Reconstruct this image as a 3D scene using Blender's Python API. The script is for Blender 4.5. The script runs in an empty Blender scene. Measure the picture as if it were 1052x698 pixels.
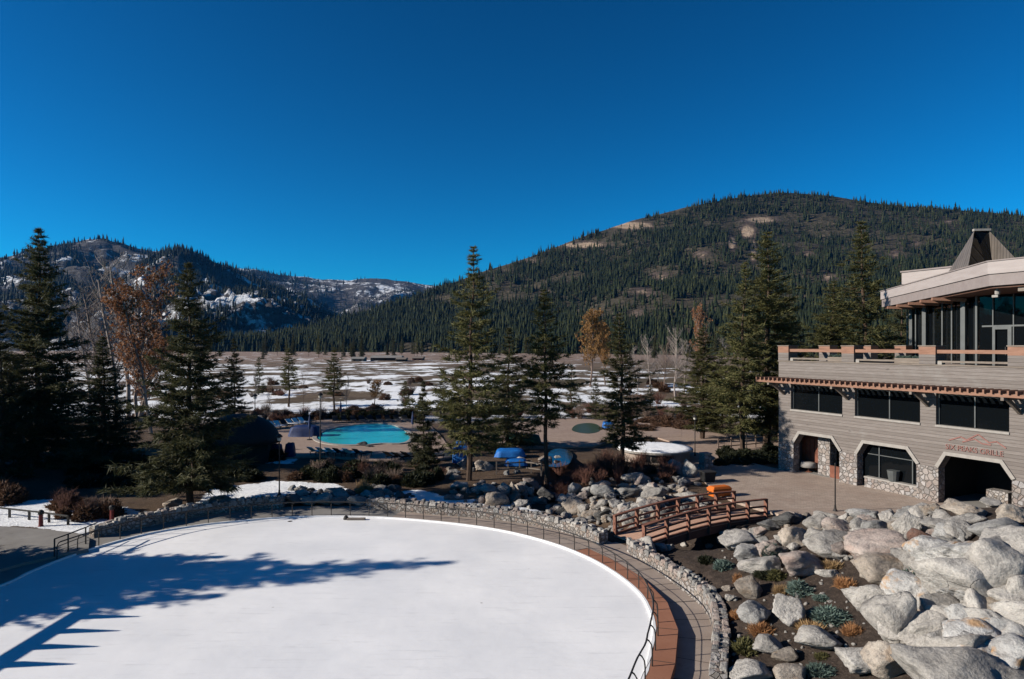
import bpy, math, random
import numpy as np
from mathutils import Vector
PI = math.pi; HAZE = .000022
R = math.radians
scene = bpy.context.scene
COL = scene.collection
rnd = random.Random(7)

# ------------------------------------------------------------------ camera numbers
CAMZ, F, CX, HY = 10.0, 680.0, 526.0, 355.0

# ------------------------------------------------------------------ numpy noise
_rs = np.random.RandomState(11)
_T = _rs.rand(64, 64, 64)
def vnoise3(p):
    i = np.floor(p).astype(int); f = p - i; f = f * f * (3 - 2 * f)
    i0 = i & 63; i1 = (i + 1) & 63
    x0, y0, z0 = i0[..., 0], i0[..., 1], i0[..., 2]; x1, y1, z1 = i1[..., 0], i1[..., 1], i1[..., 2]
    fx, fy, fz = f[..., 0], f[..., 1], f[..., 2]
    a = _T[x0, y0, z0] * (1 - fx) + _T[x1, y0, z0] * fx
    b = _T[x0, y1, z0] * (1 - fx) + _T[x1, y1, z0] * fx
    c = _T[x0, y0, z1] * (1 - fx) + _T[x1, y0, z1] * fx
    d = _T[x0, y1, z1] * (1 - fx) + _T[x1, y1, z1] * fx
    return (a * (1 - fy) + b * fy) * (1 - fz) + (c * (1 - fy) + d * fy) * fz
def fbm3(p, octv=4):
    s = 0; a = .5; t = 0
    for k in range(octv):
        s = s + a * (vnoise3(p * (2 ** k) + 17.3 * k) - .5); t += a; a *= .5
    return s / t * 2
def fbm2(x, y, octv=4, z=0.0):
    p = np.stack([x, y, np.full_like(x, z + .37)], -1)
    return fbm3(p, octv)
def smooth(a, b, x):
    t = np.clip((x - a) / (b - a), 0, 1); return t * t * (3 - 2 * t)

# ------------------------------------------------------------------ object helpers
def tag(o, label=None, cat=None, group=None, kind=None):
    if label: o['label'] = label
    if cat: o['category'] = cat
    if group: o['group'] = group
    if kind: o['kind'] = kind
    return o
def empty(name, loc=(0, 0, 0), rz=0.0, label=None, cat=None, group=None):
    o = bpy.data.objects.new(name, None); COL.objects.link(o)
    o.location = loc; o.rotation_euler = (0, 0, rz); o.empty_display_size = .2
    return tag(o, label, cat, group)
def link(name, me, parent=None, loc=None):
    o = bpy.data.objects.new(name, me); COL.objects.link(o)
    if parent: o.parent = parent
    if loc: o.location = loc
    return o
def copy_tree(o, parent=None):
    c = o.copy(); COL.objects.link(c); c.parent = parent
    for ch in list(o.children): copy_tree(ch, c)
    return c
def mesh_np(name, v, f, m, sm=False):
    v = np.asarray(v, dtype=np.float32); f = np.asarray(f, dtype=np.int32); k = f.shape[1]
    me = bpy.data.meshes.new(name)
    me.vertices.add(len(v)); me.vertices.foreach_set('co', v.ravel())
    me.loops.add(len(f) * k); me.loops.foreach_set('vertex_index', f.ravel())
    me.polygons.add(len(f)); me.polygons.foreach_set('loop_start', np.arange(0, len(f) * k, k, dtype=np.int32))
    me.polygons.foreach_set('loop_total', np.full(len(f), k, dtype=np.int32))
    if sm: me.polygons.foreach_set('use_smooth', np.ones(len(f), dtype=bool))
    if m: me.materials.append(m)
    me.update(calc_edges=True); me.validate()
    return me
def attr(me, name, arr):
    a = me.attributes.new(name, 'FLOAT', 'POINT'); a.data.foreach_set('value', np.asarray(arr, dtype=np.float32).ravel())

class MB:
    def __init__(s): s.v = []; s.f = []
    def box(s, x0, x1, y0, y1, z0, z1):
        b = len(s.v)
        s.v += [(x0, y0, z0), (x1, y0, z0), (x1, y1, z0), (x0, y1, z0), (x0, y0, z1), (x1, y0, z1), (x1, y1, z1), (x0, y1, z1)]
        s.f += [tuple(b + i for i in q) for q in ((0, 3, 2, 1), (4, 5, 6, 7), (0, 1, 5, 4), (1, 2, 6, 5), (2, 3, 7, 6), (3, 0, 4, 7))]
        return s
    def hull(s, lo, hi):
        """two matching rings of points joined into a solid"""
        b = len(s.v); n = len(lo)
        s.v += [tuple(p) for p in lo] + [tuple(p) for p in hi]
        s.f.append(tuple(b + i for i in reversed(range(n)))); s.f.append(tuple(b + n + i for i in range(n)))
        for i in range(n):
            j = (i + 1) % n; s.f.append((b + i, b + j, b + n + j, b + n + i))
        return s
    def prism_xz(s, poly, y0, y1):
        return s.hull([(x, y0, z) for x, z in poly], [(x, y1, z) for x, z in poly])
    def prism_xy(s, poly, z0, z1):
        return s.hull([(x, y, z0) for x, y in poly], [(x, y, z1) for x, y in poly])
    def bar(s, a, b, w, h):
        a = Vector(a); b = Vector(b); d = (b - a).normalized()
        up = Vector((0, 0, 1)) if abs(d.z) < .95 else Vector((1, 0, 0))
        sx = d.cross(up).normalized() * w / 2; sz = sx.cross(d).normalized() * h / 2
        return s.hull([a - sx - sz, a + sx - sz, a + sx + sz, a - sx + sz], [b - sx - sz, b + sx - sz, b + sx + sz, b - sx + sz])
    def tube(s, pts, r, n=6, r1=None, cap=True):
        pts = [Vector(p) for p in pts]; m = len(pts); b = len(s.v)
        r1 = r if r1 is None else r1
        for i, p in enumerate(pts):
            d = (pts[min(i + 1, m - 1)] - pts[max(i - 1, 0)]).normalized()
            up = Vector((0, 0, 1)) if abs(d.z) < .9 else Vector((1, 0, 0))
            a = d.cross(up).normalized(); c = a.cross(d)
            rr = r + (r1 - r) * i / max(m - 1, 1)
            for k in range(n):
                t = 2 * PI * k / n; s.v.append(tuple(p + (a * math.cos(t) + c * math.sin(t)) * rr))
        for i in range(m - 1):
            for k in range(n):
                k2 = (k + 1) % n
                s.f.append((b + i * n + k, b + i * n + k2, b + (i + 1) * n + k2, b + (i + 1) * n + k))
        if cap:
            s.f.append(tuple(b + k for k in range(n))); s.f.append(tuple(b + (m - 1) * n + k for k in reversed(range(n))))
        return s
    def lathe(s, prof, n=16, c=(0, 0)):
        b = len(s.v)
        for r, z in prof:
            for k in range(n):
                t = 2 * PI * k / n; s.v.append((c[0] + r * math.cos(t), c[1] + r * math.sin(t), z))
        for i in range(len(prof) - 1):
            for k in range(n):
                k2 = (k + 1) % n; s.f.append((b + i * n + k, b + i * n + k2, b + (i + 1) * n + k2, b + (i + 1) * n + k))
        s.f.append(tuple(b + k for k in reversed(range(n)))); s.f.append(tuple(b + (len(prof) - 1) * n + k for k in range(n)))
        return s
    def mesh(s, name, m, sm=False, bevel=0):
        me = bpy.data.meshes.new(name); me.from_pydata([tuple(v) for v in s.v], [], s.f)
        if bevel:
            import bmesh
            bm = bmesh.new(); bm.from_mesh(me); bmesh.ops.recalc_face_normals(bm, faces=bm.faces)
            bmesh.ops.bevel(bm, geom=list(bm.edges), offset=bevel, segments=2, affect='EDGES', profile=.6, clamp_overlap=True)
            bm.to_mesh(me); bm.free()
        else:
            import bmesh
            bm = bmesh.new(); bm.from_mesh(me); bmesh.ops.recalc_face_normals(bm, faces=bm.faces); bm.to_mesh(me); bm.free()
        if sm: me.polygons.foreach_set('use_smooth', np.ones(len(me.polygons), dtype=bool))
        me.materials.append(m); me.update(); return me
    def build(s, name, m, parent=None, sm=False, bevel=0): return link(name, s.mesh(name, m, sm, bevel), parent)

# ------------------------------------------------------------------ materials
class N:
    def __init__(s, name):
        s.m = bpy.data.materials.new(name); s.m.use_nodes = True; s.t = s.m.node_tree; s.n = s.t.nodes
        s.p = s.n['Principled BSDF']
    def new(s, k, **kw):
        n = s.n.new(k)
        for a, b in kw.items(): setattr(n, a, b)
        return n
    def l(s, a, b): s.t.links.new(a, b)
    def coord(s, obj=True, scale=(1, 1, 1)):
        if obj: o = s.new('ShaderNodeTexCoord').outputs['Object']
        else: o = s.new('ShaderNodeNewGeometry').outputs['Position']
        mp = s.new('ShaderNodeMapping'); mp.inputs['Scale'].default_value = scale; s.l(o, mp.inputs['Vector'])
        return mp.outputs['Vector']
    def noise(s, co, scale, detail=4, rough=.6, out='Fac'):
        n = s.new('ShaderNodeTexNoise'); n.inputs['Scale'].default_value = scale; n.inputs['Detail'].default_value = detail
        n.inputs['Roughness'].default_value = rough; s.l(co, n.inputs['Vector']); return n.outputs[out]
    def ramp(s, fac, stops, interp='LINEAR'):
        r = s.new('ShaderNodeValToRGB'); r.color_ramp.interpolation = interp; e = r.color_ramp.elements
        while len(e) < len(stops): e.new(.5)
        for q, (p, c) in zip(e, stops):
            q.position = p; q.color = (c[0], c[1], c[2], 1) if hasattr(c, '__len__') else (c, c, c, 1)
        s.l(fac, r.inputs['Fac']); return r.outputs['Color']
    def mix(s, fac, a, b, mode='MIX'):
        n = s.new('ShaderNodeMix', data_type='RGBA', blend_type=mode)
        for v, k in ((fac, 0), (a, 6), (b, 7)):
            if isinstance(v, (int, float)): n.inputs[k].default_value = v if k == 0 else (v, v, v, 1)
            elif isinstance(v, tuple): n.inputs[k].default_value = (v[0], v[1], v[2], 1)
            else: s.l(v, n.inputs[k])
        return n.outputs[2]
    def math(s, op, a, b=None):
        n = s.new('ShaderNodeMath', operation=op)
        for k, v in ((0, a), (1, b)):
            if v is None: continue
            if isinstance(v, (int, float)): n.inputs[k].default_value = v
            else: s.l(v, n.inputs[k])
        return n.outputs[0]
    def bump(s, h, strength=.5, dist=.05, prev=None):
        b = s.new('ShaderNodeBump'); b.inputs['Strength'].default_value = strength; b.inputs['Distance'].default_value = dist
        s.l(h, b.inputs['Height'])
        if prev: s.l(prev, b.inputs['Normal'])
        return b.outputs['Normal']
    def done(s, col=None, rough=.8, nrm=None, spec=.3, metal=0.0):
        if col is not None:
            if isinstance(col, tuple): s.p.inputs['Base Color'].default_value = (*col, 1)
            else: s.l(col, s.p.inputs['Base Color'])
        if isinstance(rough, (int, float)): s.p.inputs['Roughness'].default_value = rough
        else: s.l(rough, s.p.inputs['Roughness'])
        s.p.inputs['Specular IOR Level'].default_value = spec; s.p.inputs['Metallic'].default_value = metal
        if nrm is not None: s.l(nrm, s.p.inputs['Normal'])
        return s.m
def vary(name, a, b, scale=3.0, rough=.8, obj=True, cs=(1, 1, 1), bump=.0, bd=.03, spec=.3, rand=0.0, c=None, metal=0.0):
    n = N(name); co = n.coord(obj, cs); f = n.noise(co, scale, 5, .65)
    st = [(.3, a), (.7, b)] if c is None else [(.28, a), (.5, c), (.72, b)]
    col = n.ramp(f, st)
    if rand:
        oi = n.new('ShaderNodeObjectInfo'); h = n.new('ShaderNodeHueSaturation'); n.l(col, h.inputs['Color'])
        n.l(n.math('MULTIPLY_ADD', oi.outputs['Random'], rand), h.inputs['Value']); h.inputs['Value'].links[0].from_node.inputs[2].default_value = 1 - rand / 2
        col = h.outputs['Color']
    nr = n.bump(n.noise(co, scale * 4, 6, .7), bump, bd) if bump else None
    return n.done(col, rough, nr, spec, metal)

M = {}
M['iron'] = vary('dark iron', (.018, .017, .016), (.03, .026, .024), 8, .5)
M['steel'] = vary('grey painted steel', (.055, .061, .062), (.078, .085, .085), 2, .5)
M['black'] = vary('black rubber', (.008, .008, .009), (.016, .016, .016), 5, .7)
M['white'] = vary('white paint', (.62, .61, .59), (.7, .69, .67), 2, .6)
M['trim'] = vary('pale concrete trim', (.20, .185, .17), (.26, .245, .225), 3, .85, bump=.3, bd=.01)
M['blue'] = vary('blue tarp cloth', (.003, .075, .30), (.006, .13, .42), 3, .6, bump=.4, bd=.06)
M['navy'] = vary('navy tarp cloth', (.002, .012, .06), (.003, .02, .09), 3, .6, bump=.4, bd=.06)
M['teal'] = vary('dark green tarp cloth', (.006, .05, .04), (.01, .08, .06), 3, .7, bump=.4, bd=.06)
M['orange'] = vary('orange moulded plastic', (.45, .10, .012), (.52, .13, .02), 4, .5)
M['bridgewood'] = vary('red stained bridge timber', (.105, .045, .029), (.185, .080, .052), 5, .7, cs=(1, 1, 4), bump=.3, bd=.01)
M['bridgedeck'] = vary('worn bridge planks', (.30, .18, .125), (.44, .275, .20), 4, .8, cs=(4, .5, 1), bump=.3, bd=.01)
M['beamwood'] = vary('warm cedar beams', (.15, .075, .048), (.23, .125, .085), 4, .75, cs=(.4, 3, 3), bump=.25, bd=.008)
M['oldwood'] = vary('grey weathered wood', (.11, .09, .073), (.19, .16, .135), 4, .85, cs=(.4, 3, 3), bump=.25, bd=.008)
M['bark'] = vary('conifer bark', (.028, .018, .012), (.085, .055, .038), 3, .95, cs=(2, 2, .5), bump=.8, bd=.05)
M['palebark'] = vary('pale aspen bark', (.16, .13, .115), (.30, .25, .22), 3, .9, cs=(1, 1, .6))
M['twig'] = vary('red brown twigs', (.07, .028, .02), (.13, .06, .042), 3, .9)
M['twiggrey'] = vary('grey brown twigs', (.10, .07, .055), (.18, .13, .105), 3, .9)
M['lens'] = vary('frosted lamp glass', (.35, .34, .30), (.42, .40, .36), 5, .4)
M['redpost'] = vary('dark red post paint', (.10, .012, .012), (.14, .02, .018), 5, .5)

def foliage(name, a, b, c, scale=.5):
    n = N(name); co = n.coord(True); f = n.noise(co, scale, 3, .6); f2 = n.noise(co, scale * 9, 2, .6)
    col = n.mix(n.ramp(f2, [(.35, 0.0), (.7, 1.0)]), n.ramp(f, [(.3, a), (.7, b)]), c)
    oi = n.new('ShaderNodeObjectInfo'); h = n.new('ShaderNodeHueSaturation'); n.l(col, h.inputs['Color'])
    v = n.math('MULTIPLY', oi.outputs['Random'], .5); v = n.math('ADD', v, .75); n.l(v, h.inputs['Value'])
    m = n.done(h.outputs['Color'], .7, None, .2)
    tl = n.new('ShaderNodeBsdfTranslucent'); n.l(h.outputs['Color'], tl.inputs['Color']); mx = n.new('ShaderNodeMixShader'); mx.inputs[0].default_value = .28
    n.l(n.p.outputs[0], mx.inputs[1]); n.l(tl.outputs[0], mx.inputs[2]); n.l(mx.outputs[0], n.n['Material Output'].inputs['Surface'])
    return m
M['pine'] = foliage('pine needles', (.025, .034, .013), (.060, .064, .022), (.125, .112, .044))
M['fir'] = foliage('fir needles', (.020, .027, .014), (.046, .050, .021), (.085, .080, .036))
M['rustleaf'] = foliage('rust dry leaves', (.14, .056, .024), (.24, .10, .042), (.30, .145, .065))
M['goldleaf'] = foliage('golden larch needles', (.20, .10, .03), (.29, .15, .05), (.34, .20, .08))
M['sage'] = foliage('blue green sage', (.045, .075, .062), (.085, .125, .105), (.14, .185, .16), 3)
M['drygrass'] = foliage('dry tan grass', (.24, .15, .065), (.36, .235, .11), (.44, .30, .16), 3)
M['rustgrass'] = foliage('rust dry grass', (.26, .115, .045), (.36, .175, .075), (.45, .25, .12), 3)
M['olive'] = foliage('olive shrub leaves', (.045, .045, .018), (.085, .08, .03), (.14, .13, .05), 3)
M['darkshrub'] = foliage('dark evergreen shrub', (.010, .014, .008), (.022, .026, .013), (.035, .038, .018), 2)
M['brownshrub'] = foliage('brown shrub', (.055, .028, .018), (.10, .055, .034), (.14, .08, .05), 2)

def mk_granite(name, a, b, c, stain=(.30, .17, .07), stain_amt=.0):
    n = N(name); co = n.coord(True)
    oi = n.new('ShaderNodeObjectInfo'); ad = n.new('ShaderNodeVectorMath', operation='ADD'); n.l(co, ad.inputs[0])
    sc = n.math('MULTIPLY', oi.outputs['Random'], 37.0); cb = n.new('ShaderNodeCombineXYZ'); n.l(sc, cb.inputs[0]); n.l(sc, cb.inputs[1]); n.l(cb.outputs[0], ad.inputs[1])
    co = ad.outputs[0]
    big = n.noise(co, 1.6, 5, .62); fine = n.noise(co, 34, 3, .7); med = n.noise(co, 6, 6, .68)
    col = n.ramp(big, [(.30, a), (.5, b), (.70, c)])
    col = n.mix(n.ramp(med, [(.36, .55), (.5, 0.0)]), col, (.115, .11, .105))
    col = n.mix(.30, col, n.ramp(fine, [(.35, (.06, .06, .06)), (.5, (.30, .29, .28)), (.68, (.62, .60, .57))]), 'OVERLAY')
    vo = n.new('ShaderNodeTexVoronoi', feature='DISTANCE_TO_EDGE'); vo.inputs['Scale'].default_value = 1.7
    wob = n.mix(.20, co, n.noise(co, 2.2, 4, .6, 'Color'), 'ADD'); n.l(wob, vo.inputs['Vector'])
    crack = n.ramp(vo.outputs['Distance'], [(0.0, 1.0), (.016, 0.0)])
    crk = n.math('MULTIPLY', crack, n.ramp(n.noise(co, 1.1, 2, .5), [(.62, 0.0), (.66, .45)]))
    col = n.mix(crk, col, (.035, .032, .03))
    if stain_amt: col = n.mix(n.ramp(n.noise(co, 2.4, 4, .6), [(.55, 0.0), (.66, stain_amt)]), col, stain)
    h = n.new('ShaderNodeHueSaturation'); n.l(col, h.inputs['Color'])
    n.l(n.math('ADD', n.math('MULTIPLY', oi.outputs['Random'], .45), .72), h.inputs['Value']); h.inputs['Saturation'].default_value = 1.0
    n1 = n.bump(med, .9, .16); n2 = n.bump(fine, .35, .02, n1); n3 = n.bump(n.math('SUBTRACT', 1.0, crk), .8, .05, n2)
    return n.done(h.outputs['Color'], .85, n3, .25)
M['granite'] = mk_granite('pale granite', (.24, .225, .208), (.35, .332, .308), (.44, .42, .392))
M['tanrock'] = mk_granite('tan granite', (.22, .185, .15), (.33, .285, .24), (.40, .355, .305), stain_amt=.25)
M['pinkrock'] = mk_granite('pinkish granite', (.22, .178, .158), (.315, .262, .235), (.38, .335, .305), (.27, .16, .12), .25)
M['bluerock'] = mk_granite('blue grey granite', (.16, .158, .152), (.25, .247, .24), (.34, .335, .325))
M['stainrock'] = mk_granite('stained granite', (.26, .255, .25), (.39, .385, .375), (.48, .47, .45), (.33, .17, .05), .75)
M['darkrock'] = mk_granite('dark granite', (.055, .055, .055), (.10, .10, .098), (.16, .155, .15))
M['redrock'] = mk_granite('red brown rock', (.10, .055, .04), (.16, .09, .07), (.21, .13, .10))

def mk_rubble(name, scale, cols, mortar):
    n = N(name); co = n.coord(True)
    wob = n.mix(.10, co, n.noise(co, 2.5, 3, .6, 'Color'), 'ADD')
    v = n.new('ShaderNodeTexVoronoi'); v.inputs['Scale'].default_value = scale; n.l(wob, v.inputs['Vector'])
    e = n.new('ShaderNodeTexVoronoi', feature='DISTANCE_TO_EDGE'); e.inputs['Scale'].default_value = scale; n.l(wob, e.inputs['Vector'])
    sx = n.new('ShaderNodeSeparateColor'); n.l(v.outputs['Color'], sx.inputs[0])
    k = len(cols); col = n.ramp(sx.outputs[0], [(i / k, c) for i, c in enumerate(cols)], 'CONSTANT')
    col = n.mix(.5, col, n.ramp(n.noise(co, 14, 5, .7), [(.25, (.22, .22, .22)), (.75, (.8, .8, .8))]), 'OVERLAY')
    edge = n.ramp(e.outputs['Distance'], [(.0, 0.0), (.10, 1.0)])
    col = n.mix(edge, mortar, col)
    n1 = n.bump(edge, .9, .06); n2 = n.bump(n.noise(co, 14, 5, .7), .5, .03, n1)
    return n.done(col, .9, n2, .2)
M['rubble'] = mk_rubble('rubble stone masonry', 3.3, [(.235, .21, .195), (.16, .147, .14), (.205, .178, .16), (.275, .258, .248), (.19, .158, .143), (.225, .215, .212)], (.13, .116, .106))
M['wallstone'] = mk_rubble('low wall stone', 5.2, [(.25, .225, .205), (.16, .145, .135), (.21, .18, .155), (.29, .27, .255), (.19, .15, .13), (.235, .22, .21)], (.11, .098, .087))

def mk_cladding():
    n = N('weathered board cladding'); co = n.coord(True)
    sp = n.new('ShaderNodeSeparateXYZ'); n.l(co, sp.inputs[0])
    zi = n.math('DIVIDE', sp.outputs[2], .21); fr = n.math('FRACT', zi); row = n.math('FLOOR', zi)
    joint = n.ramp(fr, [(0.0, 0.0), (.10, 1.0), (.92, 1.0), (1.0, 0.0)])
    wn = n.new('ShaderNodeTexWhiteNoise', noise_dimensions='1D'); n.l(row, wn.inputs['W'])
    mp = n.new('ShaderNodeMapping'); mp.inputs['Scale'].default_value = (.5, .5, 5); n.l(co, mp.inputs['Vector'])
    cb = n.new('ShaderNodeVectorMath', operation='ADD'); n.l(mp.outputs[0], cb.inputs[0]); n.l(wn.outputs['Color'], cb.inputs[1])
    g = n.noise(cb.outputs[0], 2.6, 7, .7)
    col = n.ramp(g, [(.25, (.115, .099, .090)), (.5, (.155, .136, .125)), (.75, (.20, .182, .172))])
    col = n.mix(n.math('MULTIPLY', wn.outputs['Value'], .60), col, (.100, .086, .078))
    col = n.mix(n.ramp(n.noise(co, .45, 4, .65), [(.56, 0.0), (.74, .5)]), col, (.19, .182, .172))
    col = n.mix(n.ramp(n.noise(n.coord(True, (.9, .9, 2.2)), 1.0, 2, .5), [(.70, 0.0), (.76, .6)]), col, (.05, .044, .042))
    col = n.mix(joint, (.075, .064, .058), col)
    n1 = n.bump(joint, .6, .02); n2 = n.bump(g, .3, .015, n1)
    return n.done(col, .85, n2, .2)
M['cladding'] = mk_cladding()

def mk_fascia():
    n = N('taupe painted fascia'); co = n.coord(True)
    g = n.noise(n.coord(True, (.3, .3, 2)), 2, 5, .6)
    return n.done(n.ramp(g, [(.3, (.245, .213, .203)), (.7, (.29, .258, .248))]), .7, None, .3)
M['fascia'] = mk_fascia()
M['fascia_low'] = vary('darker fascia band', (.165, .138, .132), (.20, .172, .165), 2, .75)
M['soffit'] = vary('dark timber soffit', (.05, .025, .016), (.09, .045, .03), 2, .8)
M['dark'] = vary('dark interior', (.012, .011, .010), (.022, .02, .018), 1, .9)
M['darkred'] = vary('reddish interior timber', (.085, .03, .018), (.17, .065, .04), 2, .8)
def mk_seam():
    n = N('brown standing seam metal'); co = n.coord(True)
    w = n.new('ShaderNodeTexWave', wave_type='BANDS', bands_direction='X'); w.inputs['Scale'].default_value = .62; n.l(co, w.inputs['Vector'])
    j = n.ramp(w.outputs['Fac'], [(.85, 0.0), (.97, 1.0)])
    col = n.mix(j, n.ramp(n.noise(co, 1, 4, .6), [(.3, (.085, .072, .062)), (.7, (.125, .108, .094))]), (.05, .042, .036))
    return n.done(col, .55, n.bump(j, .6, .05), .4)
M['seam'] = mk_seam()
def mk_glass(name, c=(.003, .004, .005), rough=.04):
    n = N(name); co = n.coord(True)
    nr = n.bump(n.noise(co, .8, 2, .5), .06, .2)
    return n.done(c, rough, nr, .16)
M['glass'] = mk_glass('dark window glass')

def mk_paver(name, a, b, c, scale, joint, obj=False, rot=.4):
    n = N(name); co = n.coord(obj)
    mp = n.new('ShaderNodeMapping'); mp.inputs['Rotation'].default_value = (0, 0, rot); n.l(co, mp.inputs['Vector'])
    br = n.new('ShaderNodeTexBrick'); br.inputs['Scale'].default_value = scale; br.inputs['Mortar Size'].default_value = .012
    br.inputs['Color1'].default_value = (*a, 1); br.inputs['Color2'].default_value = (*b, 1); br.inputs['Mortar'].default_value = (*joint, 1)
    n.l(mp.outputs[0], br.inputs['Vector'])
    col = n.mix(n.ramp(n.noise(co, .35, 5, .65), [(.38, 0.0), (.66, .75)]), br.outputs['Color'], c)
    col = n.mix(.4, col, n.ramp(n.noise(co, 3, 6, .7), [(.25, (.25, .25, .25)), (.75, (.75, .75, .75))]), 'OVERLAY')
    return n.done(col, .88, n.bump(br.outputs['Fac'], -.3, .02), .25)
M['paver'] = mk_paver('tan plaza pavers', (.285, .225, .185), (.35, .285, .235), (.235, .175, .14), 1.5, (.17, .145, .12))
M['pooldeck'] = mk_paver('pool deck', (.26, .19, .15), (.30, .225, .18), (.23, .165, .13), .6, (.18, .14, .11))
def mk_concrete(name, a, b):
    n = N(name); co = n.coord(False)
    col = n.ramp(n.noise(co, .7, 6, .65), [(.3, a), (.7, b)])
    col = n.mix(n.ramp(n.noise(co, 2.0, 4, .7), [(.58, 0.0), (.75, .5)]), col, tuple(x * .6 for x in a))
    return n.done(col, .9, n.bump(n.noise(co, 25, 3, .7), .2, .01), .2)
M['walk'] = mk_concrete('tan grey concrete', (.225, .18, .152), (.30, .25, .215))
M['walkgrey'] = mk_concrete('grey concrete', (.16, .15, .14), (.22, .21, .195))
M['terracotta'] = mk_concrete('terracotta paving', (.225, .098, .058), (.285, .135, .085))
M['joint'] = mk_concrete('dark paving joint', (.05, .04, .034), (.07, .055, .046))

def mk_ice():
    n = N('white rink surface'); co = n.coord(False)
    big = n.noise(co, .25, 4, .6); f = n.noise(co, 3.2, 6, .7)
    col = n.ramp(big, [(.3, (.66, .665, .675)), (.7, (.79, .785, .78))])
    col = n.mix(n.ramp(f, [(.60, 0.0), (.80, .12)]), col, (.56, .555, .55))
    mp = n.new('ShaderNodeMapping'); mp.inputs['Scale'].default_value = (.35, 3.6, 1); mp.inputs['Rotation'].default_value = (0, 0, -.05); n.l(co, mp.inputs['Vector'])
    sc = n.noise(mp.outputs[0], 1.2, 5, .75)
    col = n.mix(n.ramp(sc, [(.57, 0.0), (.68, .55)]), col, (.56, .56, .565))
    sp = n.noise(co, 2.1, 2, .4)
    col = n.mix(n.ramp(sp, [(.775, 0.0), (.80, .7)]), col, (.36, .34, .32))
    nr = n.bump(n.noise(co, 9, 5, .7), .12, .02); nr = n.bump(big, .12, .3, nr)
    return n.done(col, .55, nr, .3)
M['ice'] = mk_ice()
M['curb'] = vary('white rink curb', (.62, .62, .62), (.74, .74, .745), 2, .7, obj=False)
def mk_snow():
    n = N('old snow'); co = n.coord(False)
    col = n.ramp(n.noise(co, 1.2, 5, .6), [(.3, (.70, .72, .75)), (.7, (.82, .83, .84))])
    return n.done(col, .7, n.bump(n.noise(co, 2.5, 6, .65), .6, .12), .2)
M['snow'] = mk_snow()
def mk_water(name, col, rough=.05, b=.12, s=2.5):
    n = N(name); co = n.coord(False)
    f = n.noise(co, .22, 3, .6); c = n.ramp(f, [(.3, tuple(x * .75 for x in col)), (.7, col)])
    return n.done(c, rough, n.bump(n.noise(co, s, 3, .6), b, .05), .5)
M['pool'] = mk_water('turquoise pool water', (.03, .43, .46), .2, .3)
M['greenpool'] = mk_water('murky green pool water', (.035, .06, .022), .3, .2)
M['pond'] = mk_water('dark pond water', (.006, .009, .012), .04, .1)

# ------------------------------------------------------------------ ground heights
def P(px, py, z=0.0):
    Y = (CAMZ - z) * F / (py - HY); return ((px - CX) * Y / F, Y)
def catmull(pts, step=.5, closed=False):
    pts = [np.array(p, float) for p in pts]; n = len(pts); out = []
    for i in range(n if closed else n - 1):
        g = lambda k: pts[k % n] if closed else pts[min(max(k, 0), n - 1)]
        p0, p1, p2, p3 = g(i - 1), g(i), g(i + 1), g(i + 2)
        m = max(2, int(np.linalg.norm(p2 - p1) / step))
        for k in range(m):
            t = k / m
            out.append(.5 * ((2 * p1) + (-p0 + p2) * t + (2 * p0 - 5 * p1 + 4 * p2 - p3) * t * t + (-p0 + 3 * p1 - 3 * p2 + p3) * t ** 3))
    if not closed: out.append(pts[-1])
    return np.array(out)
def inside(poly, x, y):
    poly = np.asarray(poly); r = np.zeros(x.shape, bool); n = len(poly)
    for i in range(n):
        x1, y1 = poly[i]; x2, y2 = poly[(i + 1) % n]
        c = ((y1 > y) != (y2 > y))
        with np.errstate(divide='ignore', invalid='ignore'):
            r ^= c & (x < (x2 - x1) * (y - y1) / (y2 - y1 + 1e-12) + x1)
    return r
def polydist(path, x, y, closed=False):
    path = np.asarray(path); d = np.full(x.shape, 1e9)
    n = len(path)
    for i in range(n if closed else n - 1):
        a = path[i]; b = path[(i + 1) % n]; ab = b - a; L = (ab ** 2).sum() + 1e-9
        t = np.clip(((x - a[0]) * ab[0] + (y - a[1]) * ab[1]) / L, 0, 1)
        d = np.minimum(d, np.hypot(x - a[0] - t * ab[0], y - a[1] - t * ab[1]))
    return d

rink_px = [(0, 602), (30, 588), (62, 575), (100, 562), (150, 548.5), (190, 541.5), (230, 536.5), (300, 531), (380, 531), (450, 536), (510, 544), (560, 556), (600, 571), (632, 589), (656, 609), (667, 628), (671, 645), (669, 660), (665, 678), (657, 700)]
rink_pts = [P(*p) for p in rink_px] + [(1.5, 15.6), (-5, 12.2), (-14, 12.0), (-20.5, 16), (-22.4, 21.5)]
RINK = catmull(rink_pts, .4, True)
def offset(poly, d):
    t = np.roll(poly, -1, 0) - np.roll(poly, 1, 0); t /= np.linalg.norm(t, axis=1)[:, None]
    nrm = np.stack([-t[:, 1], t[:, 0]], 1)       # outward for a clockwise outline
    return poly + nrm * d
if not inside(RINK, *[np.array([v]) for v in offset(RINK, -.5)[10]])[0]: pass
RING = offset(RINK, 2.5)
STREAM = np.array([(17, 27.5), (13.5, 30.2), (10.3, 33.4), (8.0, 37.0), (4.5, 41.0), (1.0, 44.5), (4, 50), (6, 56)])

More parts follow.
